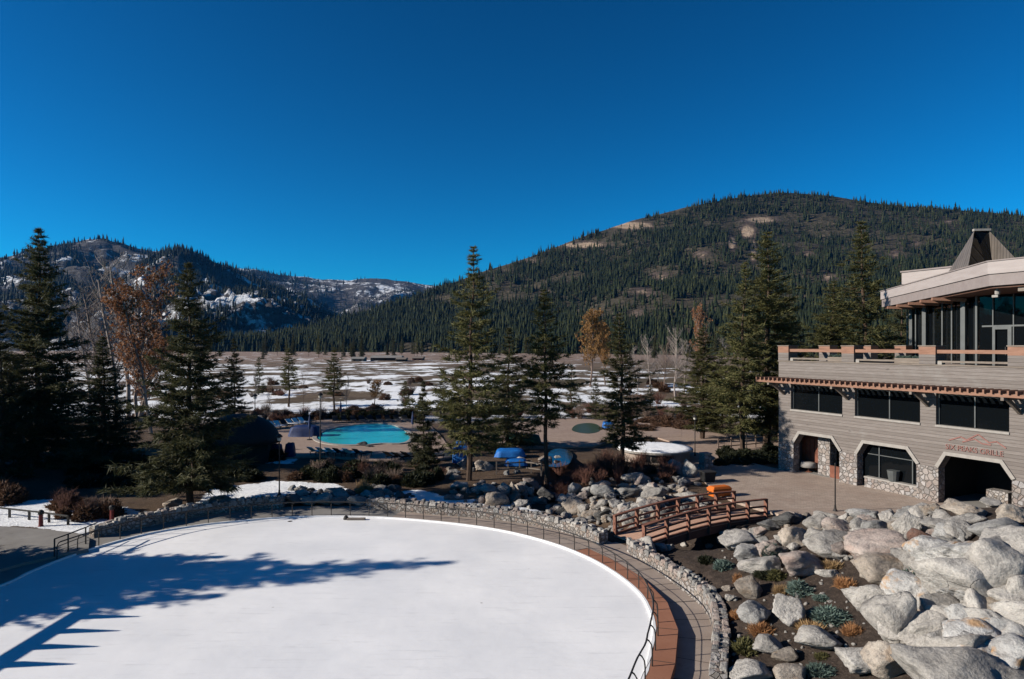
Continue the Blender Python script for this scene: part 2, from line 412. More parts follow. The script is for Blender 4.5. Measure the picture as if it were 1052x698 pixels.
def gh(x, y):
    x = np.asarray(x, float); y = np.asarray(y, float)
    z = fbm2(x * .25, y * .25, 3) * .10
    m = smooth(6.4, 15.5, x) * smooth(38.5, 29, y) * 2.1 + smooth(12, 19, x) * smooth(33, 22, y) * 1.9
    m = m * smooth(8, 14, y) + smooth(5.2, 6.8, x) * smooth(32, 29, y) * .25
    z = z + m
    # bank behind the low wall
    z = z + smooth(0, 1.2, -polydist([(-100, 40), (100, 40)], x, y) + 1.2) * 0
    d = polydist(STREAM, x, y)
    z = z - 1.25 * smooth(2.6, .9, d) * smooth(60, 52, y)
    z = np.where(y > 95, z - .2 + fbm2(x * .012, y * .012, 3) * 1.2 * smooth(95, 200, y), z)
    near = (x > -40) & (x < 12) & (y < 45)
    if near.any():
        ins = np.zeros(x.shape, bool); ins[near] = inside(RING, x[near], y[near]); z = np.where(ins, -.8, z)
    return z
def gh1(x, y): return float(gh(np.array([x]), np.array([y]))[0])
def hit(px, py, dz=0.0):
    k = (px - CX) / F; s = (HY - py) / F
    Ys = np.linspace(8, 140, 1600); z = gh(k * Ys, Ys); ray = CAMZ + s * Ys
    i = np.argmax(ray < z + dz)
    Y = Ys[i] if ray[i] < z[i] + dz else CAMZ / -s
    return k * Y, Y, CAMZ + s * Y

# ------------------------------------------------------------------ ground sheet
def axis(lo, hi, step, far, g=1.12):
    a = list(np.arange(lo, hi + 1e-6, step)); s = step
    while a[-1] < far: s *= g; a.append(a[-1] + s)
    s = step; b = []
    v = lo
    while v > -far: s *= g; v -= s; b.append(v)
    return np.array(b[::-1] + a)
gx = axis(-42, 34, .5, 9000, 1.13); gy = axis(6, 82, .5, 9000, 1.13); gy = gy[gy > -400]
GX, GY = np.meshgrid(gx, gy); GZ = gh(GX, GY)
nx, ny = len(gx), len(gy)
idx = np.arange(nx * ny).reshape(ny, nx)
gf = np.stack([idx[:-1, :-1], idx[:-1, 1:], idx[1:, 1:], idx[1:, :-1]], -1).reshape(-1, 4)
gv = np.stack([GX, GY, GZ], -1).reshape(-1, 3)

def snow_poly(pxs): return [P(*p) for p in pxs]
SN = [snow_poly([(-60, 548), (20, 541), (60, 547), (90, 552), (150, 525), (120, 519), (60, 513), (-60, 517)]),
      snow_poly([(196, 524), (215, 502), (280, 494), (350, 497), (372, 510), (340, 516), (250, 519)]),
      snow_poly([(372, 519), (384, 508), (430, 503), (470, 511), (560, 522), (560, 531), (480, 526), (420, 519)]),
      snow_poly([(255, 476), (262, 464), (300, 462), (312, 468), (300, 477)])]
x, y = GX.ravel(), GY.ravel()
sn = np.zeros(x.shape)
for s in SN:
    q = polydist(s, x, y, True); ii = inside(s, x, y)
    sn = np.maximum(sn, np.where(ii, np.clip(q / .8, 0, 1) * .5 + .5, np.clip(.5 - q / .8, 0, .5)))
mul = smooth(5.4, 6.2, x) * smooth(39.2, 37.8, y) * smooth(4, 8, y) * (x < 40)
def mk_ground():
    n = N('valley ground'); co = n.coord(False)
    sp = n.new('ShaderNodeSeparateXYZ'); n.l(co, sp.inputs[0])
    A = lambda k: n.new('ShaderNodeAttribute', attribute_name=k).outputs['Fac']
    soil = n.ramp(n.noise(co, .9, 6, .7), [(.3, (.040, .028, .020)), (.6, (.085, .062, .044)), (.75, (.12, .092, .066))])
    leaf = n.ramp(n.noise(co, 7, 4, .7), [(.35, 0.0), (.7, .6)])
    soil = n.mix(leaf, soil, (.10, .058, .034))
    mulch = n.ramp(n.noise(co, 3.5, 6, .75), [(.3, (.020, .015, .012)), (.55, (.042, .031, .025)), (.75, (.085, .066, .052))])
    mulch = n.mix(n.ramp(n.noise(co, 22, 3, .7), [(.55, 0.0), (.72, .55)]), mulch, (.13, .10, .078))
    base = n.mix(A('mulch'), soil, mulch)
    # meadow
    ms = n.new('ShaderNodeMapping'); ms.inputs['Scale'].default_value = (.034, .026, 1); n.l(co, ms.inputs['Vector'])
    g = n.noise(ms.outputs[0], 1.0, 5, .6)
    md = n.ramp(g, [(.30, (.040, .038, .016)), (.42, (.080, .064, .036)), (.55, (.145, .105, .072)), (.7, (.24, .175, .135))])
    md = n.mix(n.ramp(n.noise(co, .09, 6, .75), [(.42, 0.0), (.62, .8)]), md, (.055, .038, .025))
    md = n.mix(n.ramp(n.noise(co, .6, 4, .75), [(.5, 0.0), (.7, .5)]), md, (.035, .028, .016))
    far = n.new('ShaderNodeMapRange'); far.inputs[1].default_value = 300; far.inputs[2].default_value = 520; n.l(sp.outputs[1], far.inputs[0])
    md = n.mix(n.math('MULTIPLY', far.outputs[0], .7), md, (.25, .18, .145))
    mr = n.new('ShaderNodeMapRange'); mr.inputs[1].default_value = 84; mr.inputs[2].default_value = 100; n.l(sp.outputs[1], mr.inputs[0])
    base = n.mix(mr.outputs[0], base, md)
    # meadow snow in long streaks, thinner to the east
    m2 = n.new('ShaderNodeMapping'); m2.inputs['Scale'].default_value = (.055, .036, 1); m2.inputs['Rotation'].default_value = (0, 0, .35); m2.inputs['Location'].default_value = (3.3, 1.7, 0); n.l(co, m2.inputs['Vector'])
    s2 = n.noise(m2.outputs[0], 1.0, 9, .70)
    ex = n.new('ShaderNodeMapRange'); ex.inputs[1].default_value = -30; ex.inputs[2].default_value = 130; ex.inputs[3].default_value = .045; ex.inputs[4].default_value = -.06; n.l(sp.outputs[0], ex.inputs[0])
    fy = n.new('ShaderNodeMapRange'); fy.inputs[1].default_value = 110; fy.inputs[2].default_value = 620; fy.inputs[3].default_value = .022; fy.inputs[4].default_value = -.10; n.l(sp.outputs[1], fy.inputs[0])
    s3 = n.math('ADD', n.math('ADD', s2, ex.outputs[0]), fy.outputs[0])
    ms2 = n.math('MULTIPLY', n.ramp(s3, [(.530, 0.0), (.570, 1.0)]), mr.outputs[0])
    near = n.math('ADD', A('snow'), n.math('MULTIPLY', n.math('SUBTRACT', n.noise(co, 1.1, 6, .7), .5), 1.3))
    ns = n.ramp(near, [(.50, 0.0), (.58, 1.0)])
    sm = n.math('MAXIMUM', ms2, ns)
    snow = n.ramp(n.noise(co, .8, 4, .6), [(.3, (.64, .66, .68)), (.7, (.80, .81, .82))])
    col = n.mix(sm, base, snow)
    nr = n.bump(n.noise(co, 3, 6, .75), .8, .15); nr = n.bump(n.noise(co, 18, 3, .7), .5, .03, nr)
    return n.done(col, .92, nr, .15)
gme = mesh_np('ground', gv, gf, mk_ground(), True); attr(gme, 'snow', sn); attr(gme, 'mulch', mul)
tag(link('ground', gme), kind='structure')

# ------------------------------------------------------------------ mountains
def interp(tab, px): a = np.array(tab, float); return np.interp(px, a[:, 0], a[:, 1])
HILLS = {}
def hill(name, ridge, zr, zb, px0, px1, amp, m, nsc, seed, power=1.25, dpx=3, nt=64, ridged=False):
    pxs = np.arange(px0, px1 + .1, dpx); ts = np.concatenate([np.linspace(0, 1, nt), np.linspace(1.04, 1.9, 14)])
    def pos(px, t):
        Zr = interp(zr, px); Zb = interp(zb, px); ry = interp(ridge, px)
        Z = Zb + (Zr - Zb) * t; X = (px - CX) / F * Z
        Hr = CAMZ + (HY - ry) / F * Zr
        tt = np.clip(t, 0, 1)
        el = (HY - ry) / F * tt ** power               # elevation angle grows towards the ridge
        h = np.where(t <= 1, (CAMZ + el * Z) * smooth(0, .05, t), Hr - (t - 1) * Hr * .6)
        nz = fbm2(X / nsc + seed, Z / nsc, 6, seed * 1.7)
        if ridged: nz = .55 - 2.2 * np.abs(fbm2(X / nsc + seed, Z / nsc, 6, seed * 1.7))
        h = h + nz * amp * smooth(0, .12, tt) * (1 - .75 * smooth(.72, 1.0, tt)) * np.clip(Hr / 200, .1, 1)
        return X, Z, h - 1.0
    A, B = np.meshgrid(pxs, ts); X, Z, H = pos(A, B)
    r, c = A.shape; ix = np.arange(r * c).reshape(r, c)
    f = np.stack([ix[:-1, :-1], ix[:-1, 1:], ix[1:, 1:], ix[1:, :-1]], -1).reshape(-1, 4)
    me = mesh_np(name, np.stack([X, Z, H], -1).reshape(-1, 3), f, m, True)
    o = tag(link(name, me), kind='structure'); HILLS[o.name] = pos; return pos

def mk_hill_green():
    n = N('forest floor slope'); co = n.coord(False)
    a = n.noise(co, .010, 6, .65); b = n.noise(co, .06, 5, .7)
    col = n.ramp(b, [(.3, (.022, .022, .014)), (.55, (.052, .044, .030)), (.75, (.12, .092, .066))])
    A = n.new('ShaderNodeAttribute', attribute_name='rock').outputs['Fac']
    rk = n.mix(n.ramp(A, [(.66, 0.0), (.80, 1.0)]), n.ramp(b, [(.3, (.045, .033, .026)), (.55, (.085, .064, .052)), (.75, (.13, .10, .082))]), n.ramp(b, [(.3, (.15, .108, .074)), (.55, (.29, .215, .155)), (.75, (.40, .31, .235))]))
    col = n.mix(n.ramp(n.math('ADD', A, n.math('MULTIPLY', n.math('SUBTRACT', n.noise(co, .035, 6, .7), .5), 1.1)), [(.44, 0.0), (.58, 1.0)]), col, rk)
    return n.done(col, .95, n.bump(b, .8, 6), .1)
def mk_hill_snow(snow_amt):
    n = N('snowy granite slope'); co = n.coord(False)
    a = n.noise(co, .006, 8, .68); b = n.noise(co, .03, 7, .72)
    rock = n.ramp(b, [(.3, (.028, .027, .027)), (.55, (.075, .070, .068)), (.75, (.16, .148, .14))])
    geo = n.new('ShaderNodeNewGeometry'); sp = n.new('ShaderNodeSeparateXYZ'); n.l(geo.outputs['Normal'], sp.inputs[0])
    f = n.math('ADD', n.math('MULTIPLY', a, .9), n.math('MULTIPLY', b, .55)); f = n.math('ADD', f, n.math('MULTIPLY', sp.outputs[2], .18))
    s = n.ramp(f, [(snow_amt, 0.0), (snow_amt + .07, 1.0)])
    col = n.mix(s, rock, (.66, .68, .71))
    nr = n.bump(b, 1.0, 14); nr = n.bump(a, .8, 40, nr)
    return n.done(col, .95, nr, .1)
rR = [(-300, 357), (150, 357), (230, 352), (300, 341), (380, 322), (430, 303), (470, 289), (500, 276), (550, 261), (600, 244), (650, 227), (700, 214), (750, 204), (800, 197), (850, 200), (900, 208), (960, 213), (1052, 223), (1200, 240), (1600, 290)]
posR = hill('mountain', rR, [(-300, 1500), (300, 1500), (600, 1900), (800, 2100), (1600, 1700)], [(-300, 1120), (300, 1050), (500, 900), (700, 700), (900, 560), (1600, 480)], 140, 1600, 55, mk_hill_green(), 260, 3.0, 1.15)
rA = [(-500, 300), (-200, 270), (-60, 262), (0, 263), (30, 257), (60, 250), (85, 247), (110, 249), (140, 257), (170, 262), (200, 268), (260, 285), (320, 310), (380, 340), (420, 356)]
posA = hill('mountain', rA, [(-500, 2600), (400, 2900)], [(-500, 900), (0, 1100), (200, 1400), (420, 2000)], -500, 420, 120, mk_hill_snow(.93), 330, 9.0, 1.1, ridged=True)
rB = [(40, 357), (90, 318), (120, 290), (150, 266), (180, 258), (205, 263), (235, 277), (262, 292), (300, 312), (340, 330), (390, 350), (410, 357)]
posB = hill('mountain', rB, [(40, 2100), (420, 2300)], [(40, 1150), (420, 1400)], 40, 410, 150, mk_hill_snow(.875), 230, 14.0, 1.05, ridged=True)
rC = [(120, 300), (200, 270), (240, 274), (262, 276), (290, 284), (330, 288), (355, 289), (380, 286), (405, 290), (445, 294), (480, 300), (560, 320), (640, 350)]
posC = hill('mountain', rC, [(120, 4600), (640, 5000)], [(120, 2600), (640, 2600)], 120, 640, 110, mk_hill_snow(.915), 520, 21.0, 1.2, ridged=True)

# rock scars on the wooded mountain: centre px, half sizes
SCARS = [(782, 226, 22, 4), (768, 238, 10, 8), (752, 250, 5, 9), (774, 258, 4, 15), (650, 232, 30, 5), (600, 252, 30, 4), (545, 268, 22, 4), (680, 285, 26, 12), (660, 300, 30, 10), (720, 262, 20, 8), (850, 285, 22, 10), (975, 228, 14, 3), (920, 262, 16, 9), (940, 250, 10, 6), (830, 262, 16, 8), (560, 300, 14, 5), (610, 322, 20, 6), (485, 292, 12, 3), (655, 322, 14, 8), (700, 340, 22, 7)]
def scar(px, py):
    v = np.zeros(px.shape)
    for q, (cx, cy, a, b) in enumerate(SCARS):
        v = np.maximum(v, (1.25 if q < 6 else .86) - np.hypot((px - cx) / a, (py - cy) / b) * .75)
    return np.clip(v, 0, 1)
def topx(X, Z, H): return CX + F * X / Z, HY - F * (H - CAMZ) / Z
me = bpy.data.objects['mountain'].data
co = np.empty(len(me.vertices) * 3, np.float32); me.vertices.foreach_get('co', co); co = co.reshape(-1, 3)
ppx, ppy = topx(co[:, 0], co[:, 1], co[:, 2]); attr(me, 'rock', scar(ppx, ppy) * 1.0)

# far woods, read as one mass: ragged little conifers in one mesh per wood
def wood(name, pos, n, px0, px1, keep, hmin, hmax, m, seed, t0=0.0, tp=1.0):
    r = np.random.RandomState(seed)
    px = r.uniform(px0, px1, n * 4); t = t0 + (1.0 - t0) * r.uniform(0, 1, n * 4) ** tp
    X, Z, H = pos(px, t); kx, ky = topx(X, Z, H)
    ok = r.uniform(0, 1, n * 4) < keep(kx, ky, X, Z, t)
    X, Z, H = X[ok][:n], Z[ok][:n], H[ok][:n]; k = len(X)
    h = r.uniform(hmin, hmax, k) * (1 + .45 * r.randn(k)).clip(.35, 1.8); w = h * r.uniform(.13, .20, k); rot = r.uniform(0, PI, k)
    tiers = [(0.08, .55, 1.0), (.32, .80, .72), (.58, 1.0, .45)]
    vs = []; fs = []
    S = 5; nv = len(tiers) * (S + 1)
    V = np.zeros((k, nv, 3)); Fc = []
    for q, (a, b, s) in enumerate(tiers):
        o = q * (S + 1)
        V[:, o, 0] = X + r.randn(k) * .02 * h; V[:, o, 1] = Z; V[:, o, 2] = H + h * b - 1
        for j in range(S):
            an = rot + 2 * PI * j / S + q; rr = w * s * r.uniform(.65, 1.25, k)
            V[:, o + 1 + j, 0] = X + np.cos(an) * rr; V[:, o + 1 + j, 1] = Z + np.sin(an) * rr; V[:, o + 1 + j, 2] = H + h * (a + r.uniform(-.05, .05, k)) - 1
            Fc.append((o, o + 1 + j, o + 1 + (j + 1) % S))
    Fc = np.array(Fc); FF = (Fc[None] + (np.arange(k) * nv)[:, None, None]).reshape(-1, 3)
    me = mesh_np(name, V.reshape(-1, 3), FF, m)
    attr(me, 'tint', np.repeat(r.uniform(0, 1, k), nv))
    return tag(link(name, me), kind='stuff')
def mk_wood(name, a, b, c):
    n = N(name); A = n.new('ShaderNodeAttribute', attribute_name='tint').outputs['Fac']
    co = n.coord(False); col = n.ramp(A, [(.1, a), (.6, b), (.95, c)])
    col = n.mix(n.ramp(n.noise(co, .006, 4, .6), [(.4, 0.0), (.65, .6)]), col, b)
    return n.done(col, .9, None, .1)
WG = mk_wood('far conifers', (.0085, .0135, .0075), (.0145, .0205, .0095), (.034, .038, .016))
WB = mk_wood('far dark conifers', (.008, .012, .010), (.014, .019, .013), (.026, .031, .018))
def keepR(kx, ky, X, Z, t):
    s = scar(kx, ky); thin = fbm2(X / 150, Z / 110, 5, 5) * 1.6 - .04
    return np.where(s > .5, .05, np.where(s > .15, .35, 1.0)) * np.clip(1.0 + thin * 1.7, .06, 1)
tag(wood('forest', posR, 64000, 215, 1360, keepR, 8, 17, WG, 3, 0.0, 1.0), 'dense dark conifer forest covering the wooded mountain behind the meadow', 'forest')
def keepA(kx, ky, X, Z, t): return np.clip(fbm2(X / 160, Z / 160, 4, 2) * 2.6 + .42, .02, 1)
tag(wood('forest', posA, 13000, -60, 400, keepA, 11, 22, WB, 4, .05), 'scattered conifers on the snowy rocky mountain at the valley side', 'forest')
tag(wood('forest', posB, 9000, 60, 405, keepA, 10, 20, WB, 5, .02, .9), 'scattered conifers on the blue shaded craggy hill', 'forest')
tag(wood('forest', posC, 6000, 180, 520, lambda kx, ky, X, Z, t: np.clip(fbm2(X / 300, Z / 300, 4, 2) * 2.6 + .25, .02, 1), 14, 26, WB, 6, .3), 'thin dark conifers on the distant snowy ridge', 'forest')

# ------------------------------------------------------------------ conifers
def tufts(r, C, D, L, W, n, spread=.8, up=.15):
    """n spiky faces at each centre C pointing about D"""
    k = len(C); C = np.repeat(C, n, 0); D = np.repeat(D, n, 0); L = np.repeat(L, n)
    v = D * .75 + r.randn(len(C), 3) * spread * .6; v[:, 2] += up; v /= np.linalg.norm(v, axis=1)[:, None] + 1e-9
    s = np.cross(v, r.randn(len(C), 3)); s /= np.linalg.norm(s, axis=1)[:, None] + 1e-9
    l = L * r.uniform(.6, 1.2, len(C)); w = l * W * r.uniform(.7, 1.3, len(C))
    c = C + r.randn(len(C), 3) * (L * .18)[:, None]
    V = np.stack([c - v * (l * .15)[:, None] - s * w[:, None], c - v * (l * .15)[:, None] + s * w[:, None], c + v * l[:, None] + s * (w * .12)[:, None]], 1)
    return V.reshape(-1, 3)
def conifer(seed, H=16.0, Rc=2.6, cb=.16, style='pine', whorls=52, dens=1.0, mat='pine', nb=5):
    r = np.random.RandomState(seed); tr = MB()
    lean = r.randn(2).clip(-1, 1) * .003
    tp = [(lean[0] * z * z / H * 6 + .05 * math.sin(z), lean[1] * z * z / H * 6 + .05 * math.cos(z * .8), z) for z in np.linspace(-.6, H * .985, 14)]
    tr.tube(tp, .055 + .0065 * H, 8, .015)
    Cs, Ds, Ls = [], [], []
    gapphase = r.uniform(0, 9)
    whorls = int(whorls * .74)
    for w in range(whorls):
        t = cb + (1 - cb) * ((w + r.uniform(-.4, .4)) / whorls); t = min(max(t, cb * .9), .995)
        z = t * H; u = (t - cb) / (1 - cb)
        if style == 'pine':
            prof = min(1.0, (1.0 - u) ** .80 * 1.16 + .02) * (.60 + .40 * smooth(0, .2, u)) * (.86 + .26 * math.sin(u * 26 + gapphase) * (1 - .6 * u))
            el0 = R(-18 + 46 * u)
        else:
            prof = (1.0 - u) ** .80; el0 = R(-22 + 52 * u)
        i = int(u * 13); ax, ay = np.interp(z, [p[2] for p in tp], [p[0] for p in tp]), np.interp(z, [p[2] for p in tp], [p[1] for p in tp])
        wk = r.uniform(.62, 1.14)
        for b in range(nb):
            if r.rand() < .14: continue
            an = 2 * PI * (b / nb + .37 * w) + r.uniform(-.5, .5)
            Lb = max(.07, Rc * prof * wk * r.uniform(.45, 1.28)); el = el0 + r.uniform(-.16, .16)
            d = np.array([math.cos(an) * math.cos(el), math.sin(an) * math.cos(el), math.sin(el)])
            o = np.array([ax, ay, z]); pts = []
            for f in (0, .5, 1.0):
                q = o + d * Lb * f; q[2] += -.10 * Lb * math.sin(PI * f) + .10 * Lb * f * f; pts.append(q)
            if Lb > .5: tr.tube([tuple(q) for q in pts], .012 * Lb + .012, 3, .006, False)
            m = max(3, int(Lb * 4.4 * dens))
            for k in range(m):
                f = .22 + .80 * (k + r.uniform(0, 1)) / m
                q = o + d * Lb * f; q[2] += -.10 * Lb * math.sin(PI * min(f, 1)) + .10 * Lb * f * f
                side = np.array([-math.sin(an), math.cos(an), 0]) * r.uniform(-1, 1) * .26 * Lb * (1.1 - .6 * f)
                Cs.append(q + side); dd = d + side * .8; Ds.append(dd / np.linalg.norm(dd)); Ls.append((.30 + .18 * r.rand() - .09 * u) * (1 - .5 * max(u, 0) ** 4))
    V = tufts(r, np.array(Cs), np.array(Ds), np.array(Ls), .085, 17, 1.05, .02)
    # spire
    F3 = np.arange(len(V)).reshape(-1, 3)
    crown = mesh_np('crown', V, F3, M[mat])
    return tr.mesh('trunk', M['bark']), crown, H, Rc * 2
ARCH = {
    'pineA': conifer(1, 17, 2.5, .17, 'pine', 58), 'pineB': conifer(2, 17, 2.4, .22, 'pine', 50),
    'pineC': conifer(3, 17, 2.6, .13, 'pine', 78, 1.2), 'pineD': conifer(4, 15, 2.2, .32, 'pine', 40), 'pineE': conifer(14, 17, 2.7, .15, 'pine', 60, 1.1), 'pineF': conifer(15, 17, 2.6, .36, 'pine', 50, 1.1),
    'denseA': conifer(5, 16, 2.7, .11, 'fir', 74, 1.35, 'fir', 6), 'denseB': conifer(6, 14, 2.5, .06, 'fir', 54, 1.1, 'fir', 6),
    'young': conifer(8, 7, 1.7, .05, 'fir', 30, 1.3, 'fir', 6), 'small': conifer(9, 9, 1.8, .10, 'fir', 26, 1.0, 'fir', 5),
}
def plant_conifer(x, y, z, h, w, kind, label, group, name='pine_tree', rz=None):
    tm, cm, H0, W0 = ARCH[kind]
    t = empty(name, (x, y, z), rnd.uniform(0, 6.28) if rz is None else rz, label, 'tree', group)
    t.scale = (w / W0, w / W0, h / H0)
    link('trunk', tm, t); link('crown', cm, t); return t
def tree_px(px, by, ty, w, kind, label, group, name='pine_tree'):
    Y = CAMZ * F / (by - HY); X = (px - CX) * Y / F; z = gh1(X, Y)
    h = CAMZ - z + (HY - ty) / F * Y
    return plant_conifer(X, Y, z, h, w * Y / F, kind, label, group, name)
G1 = 'tall conifers around the rink and pool'
tree_px(38, 480, 232, 118, 'denseA', 'tall dark conifer with a spire top breaking the mountain skyline beside the snow bank', G1)
tree_px(2, 492, 318, 84, 'denseB', 'dark conifer cut by the picture edge beside the taller spired one', G1)
tree_px(108, 484, 345, 90, 'denseA', 'short dark conifer with a bare trunk beside the rust-leaved aspens', G1)
tree_px(70, 470, 372, 60, 'denseB', 'low dark conifer between the spired one and the short one', G1)
tree_px(196, 520, 268, 126, 'denseA', 'broad cone-shaped conifer standing just behind the curved stone wall', G1)
tree_px(241, 433, 347, 40, 'denseB', 'slim conifer peeping out behind the broad one by the dark hut', G1)
tree_px(482, 494, 250, 108, 'pineE', 'tallest pine in the middle, beside the upright blue cover', G1)
tree_px(522, 461, 335, 74, 'denseB', 'dark bushy conifer between the two tall middle pines', G1)
tree_px(561, 492, 296, 90, 'pineF', 'pine with a long bare lower trunk beside the pond', G1)
tree_px(640, 484, 321, 84, 'pineA', 'mid height pine beside the snow-topped round hut', G1)
tree_px(435, 480, 391, 42, 'young', 'young fir standing at the edge of the turquoise pool', G1)
tree_px(788, 464, 236, 126, 'pineC', 'tall leafy pine close to the corner of the stone and timber lodge', G1)
tree_px(810, 453, 292, 54, 'denseB', 'dark dense conifer between the tall leafy pine and the lodge corner', G1)
tree_px(762, 468, 268, 88, 'pineE', 'pine with a pale trunk beside the tall one near the lodge', G1)
tree_px(722, 452, 336, 88, 'pineC', 'bushy pine behind the plaza hedge below the rust-topped larch', G1)
tree_px(742, 446, 352, 44, 'denseB', 'narrow dark conifer squeezed behind the bushy plaza pine', G1)
tree_px(890, 447, 226, 108, 'pineA', 'tall pine rising behind the lodge terrace', G1)
tree_px(852, 444, 288, 92, 'pineC', 'lower pine behind the first terrace parapet posts', G1)
tree_px(925, 436, 280, 60, 'denseB', 'dark conifer partly hidden by the lodge roof edge', G1)
G2 = 'small conifers on the meadow'
tree_px(297, 417, 357, 34, 'pineD', 'small pine on the snowy meadow, fuller of the two above the loungers', G2)
tree_px(343, 424, 356, 34, 'pineD', 'small slender pine on the meadow just behind the pool hedge', G2)
tree_px(416, 428, 390, 22, 'small', 'little conifer on the meadow beside the young fir', G2)
tree_px(587, 428, 373, 30, 'small', 'dark little conifer at the meadow edge beside the bare-trunked pine', G2)
tree_px(612, 432, 386, 22, 'small', 'smallest conifer below the golden larch', G2)
tree_px(455, 422, 385, 26, 'small', 'little conifer half hidden behind the tallest middle pine', G2)
tree_px(668, 425, 394, 20, 'small', 'little conifer on the patchy snow behind the round hut', G2)
tree_px(266, 405, 366, 20, 'small', 'little conifer on the meadow close to the slim dark one', G2)
G3 = 'conifers along the far meadow edge'
for i in range(46):
    px = rnd.uniform(240, 770); Z = rnd.uniform(430, 800)
    if 440 < px < 520 and rnd.random() < .5: continue
    X = (px - CX) / F * Z; h = rnd.uniform(14, 24)
    plant_conifer(X, Z, gh1(X, Z) - .2, h, h * rnd.uniform(.24, .34), rnd.choice(['pineA', 'pineB', 'denseA', 'denseB']), 'dark conifer at the far edge of the meadow below the wooded mountain', G3)
# trees beside the rink whose shadows fall on the ice (outside the frame)
for X, Y, h, w, k, lb in ((-27.6, 26.4, 10.4, 7.6, 'denseA', 'pine beside the rink casting the long pointed shadow on the ice'), (-28.0, 23.8, 7.0, 6.4, 'denseB', 'bushy conifer beside the rink next to the timber pergola'),
                          (-27.2, 29.2, 5.6, 5.6, 'denseA', 'short conifer beside the rink fence next to the grey pavement'), (-29.5, 25.0, 6.8, 6.2, 'denseB', 'dense conifer between the pointed pine and the pergola'),
                          (-29.8, 27.6, 8.0, 7.0, 'denseA', 'dense conifer between the pointed pine and the grey pavement')):
    plant_conifer(X, Y, 0, h, w, k, lb, 'conifers beside the rink')

# ------------------------------------------------------------------ bare and turning trees
def bare_tree(seed, H=10.0, spread=.55, leaves=None, nleaf=0, wood='palebark', lsize=.16, narrow=1.0):
    r = np.random.RandomState(seed); b = MB(); ends = []
    def grow(p, d, L, rad, lvl):
        p = np.array(p); pts = [tuple(p)]
        k = 4 if lvl < 2 else 3
        for i in range(k):
            d = d + r.randn(3) * .10 * np.array([1, 1, .4]); d[2] += .05; d /= np.linalg.norm(d); p = p + d * L / k; pts.append(tuple(p))
            if lvl >= 1: ends.append((p.copy(), d.copy()))
        b.tube(pts, rad, 6 if lvl == 0 else 3, rad * .35, False)
        if lvl == 3: return
        m = (26, 8, 4)[lvl]
        for i in range(m):
            f = (.28 if lvl == 0 else .2) + (.72 if lvl == 0 else .8) * (i + r.rand()) / m
            j = min(int(f * k), k - 1); a = np.array(pts[j]); c = np.array(pts[j + 1]); q = a + (c - a) * (f * k - j)
            an = r.uniform(0, 2 * PI); e = R(r.uniform(28, 58)); nd = np.array([math.cos(an) * math.cos(e) * narrow, math.sin(an) * math.cos(e) * narrow, math.sin(e)]); nd /= np.linalg.norm(nd)
            grow(q, nd, L * r.uniform(.24, .40) * (1.15 - .65 * f if lvl == 0 else 1), max(.013 * H / 10, rad * .42 * (1.1 - .6 * f)), lvl + 1)
    grow((0, 0, -.3), np.array([0, 0, 1.0]), H, .014 * H, 0)
    tm = b.mesh('trunk', M[wood]); cm = None
    if leaves:
        q = r.randint(0, len(ends), nleaf); C = np.array([ends[i][0] for i in q]) + r.randn(nleaf, 3) * .12; D = np.array([ends[i][1] for i in q])
        V = tufts(r, C, D, np.full(nleaf, lsize * 2), .34, 3, 1.2, 0)
        cm = mesh_np('crown', V, np.arange(len(V)).reshape(-1, 3), M[leaves])
    return tm, cm, H
BARE = [bare_tree(20, 10), bare_tree(21, 10, narrow=.8), bare_tree(22, 9, wood='twiggrey')]
RUST = [bare_tree(25, 10, leaves='rustleaf', nleaf=1000, lsize=.085), bare_tree(26, 10, leaves='rustleaf', nleaf=1500, narrow=.8, lsize=.085)]
GOLD = [bare_tree(28, 10, leaves='goldleaf', nleaf=2400, lsize=.10, wood='twiggrey')]
def broad_px(arch, px, by, ty, label, name, group=None, wf=1.0):
    Y = CAMZ * F / (by - HY); X = (px - CX) * Y / F; z = gh1(X, Y); h = CAMZ - z + (HY - ty) / F * Y
    tm, cm, H0 = arch
    t = empty(name, (X, Y, z), rnd.uniform(0, 6), label, 'tree', group); s = h / H0; t.scale = (s * wf, s * wf, s)
    link('trunk', tm, t)
    if cm: link('crown', cm, t)
    return t
GA = 'leafless aspens by the meadow'
for i, (px, by, ty) in enumerate([(118, 436, 282), (132, 430, 270), (105, 428, 300), (142, 440, 296), (92, 424, 306)]):
    broad_px(BARE[i % 3], px, by, ty, 'tall leafless aspen with pale twigs standing among the dark conifers', 'aspen_tree', 'leafless aspens among the dark conifers')
broad_px(RUST[0], 143, 440, 284, 'aspen holding rust leaves beside the broad cone-shaped conifer', 'aspen_tree')
broad_px(RUST[1], 156, 446, 300, 'rust-leaved aspen, shorter and fuller, nearest the broad conifer', 'aspen_tree')
broad_px(RUST[1], 139, 444, 352, 'low rust-leaved aspen below the leafless ones', 'aspen_tree', None, 1.3)
broad_px(GOLD[0], 606, 398, 326, 'golden larch glowing against the dark wooded mountain', 'larch_tree', None, 1.1)
broad_px(GOLD[0], 622, 396, 338, 'shorter golden larch behind the mid height pine', 'larch_tree', None, .9)
broad_px(RUST[1], 721, 402, 317, 'slim rust-coloured larch behind the bushy plaza pine', 'larch_tree', None, .6)
broad_px(GOLD[0], 384, 416, 394, 'low golden tree on the meadow beyond the pool', 'larch_tree', None, 1.6)
for i, (px, by, ty) in enumerate([(655, 402, 358), (668, 404, 348), (682, 402, 350), (694, 412, 340), (703, 404, 352), (714, 402, 345), (738, 402, 350), (676, 398, 362), (750, 404, 352), (646, 398, 362)]):
    broad_px(BARE[i % 3], px, by, ty, 'leafless aspen at the tan meadow edge below the wooded mountain', 'aspen_tree', GA)
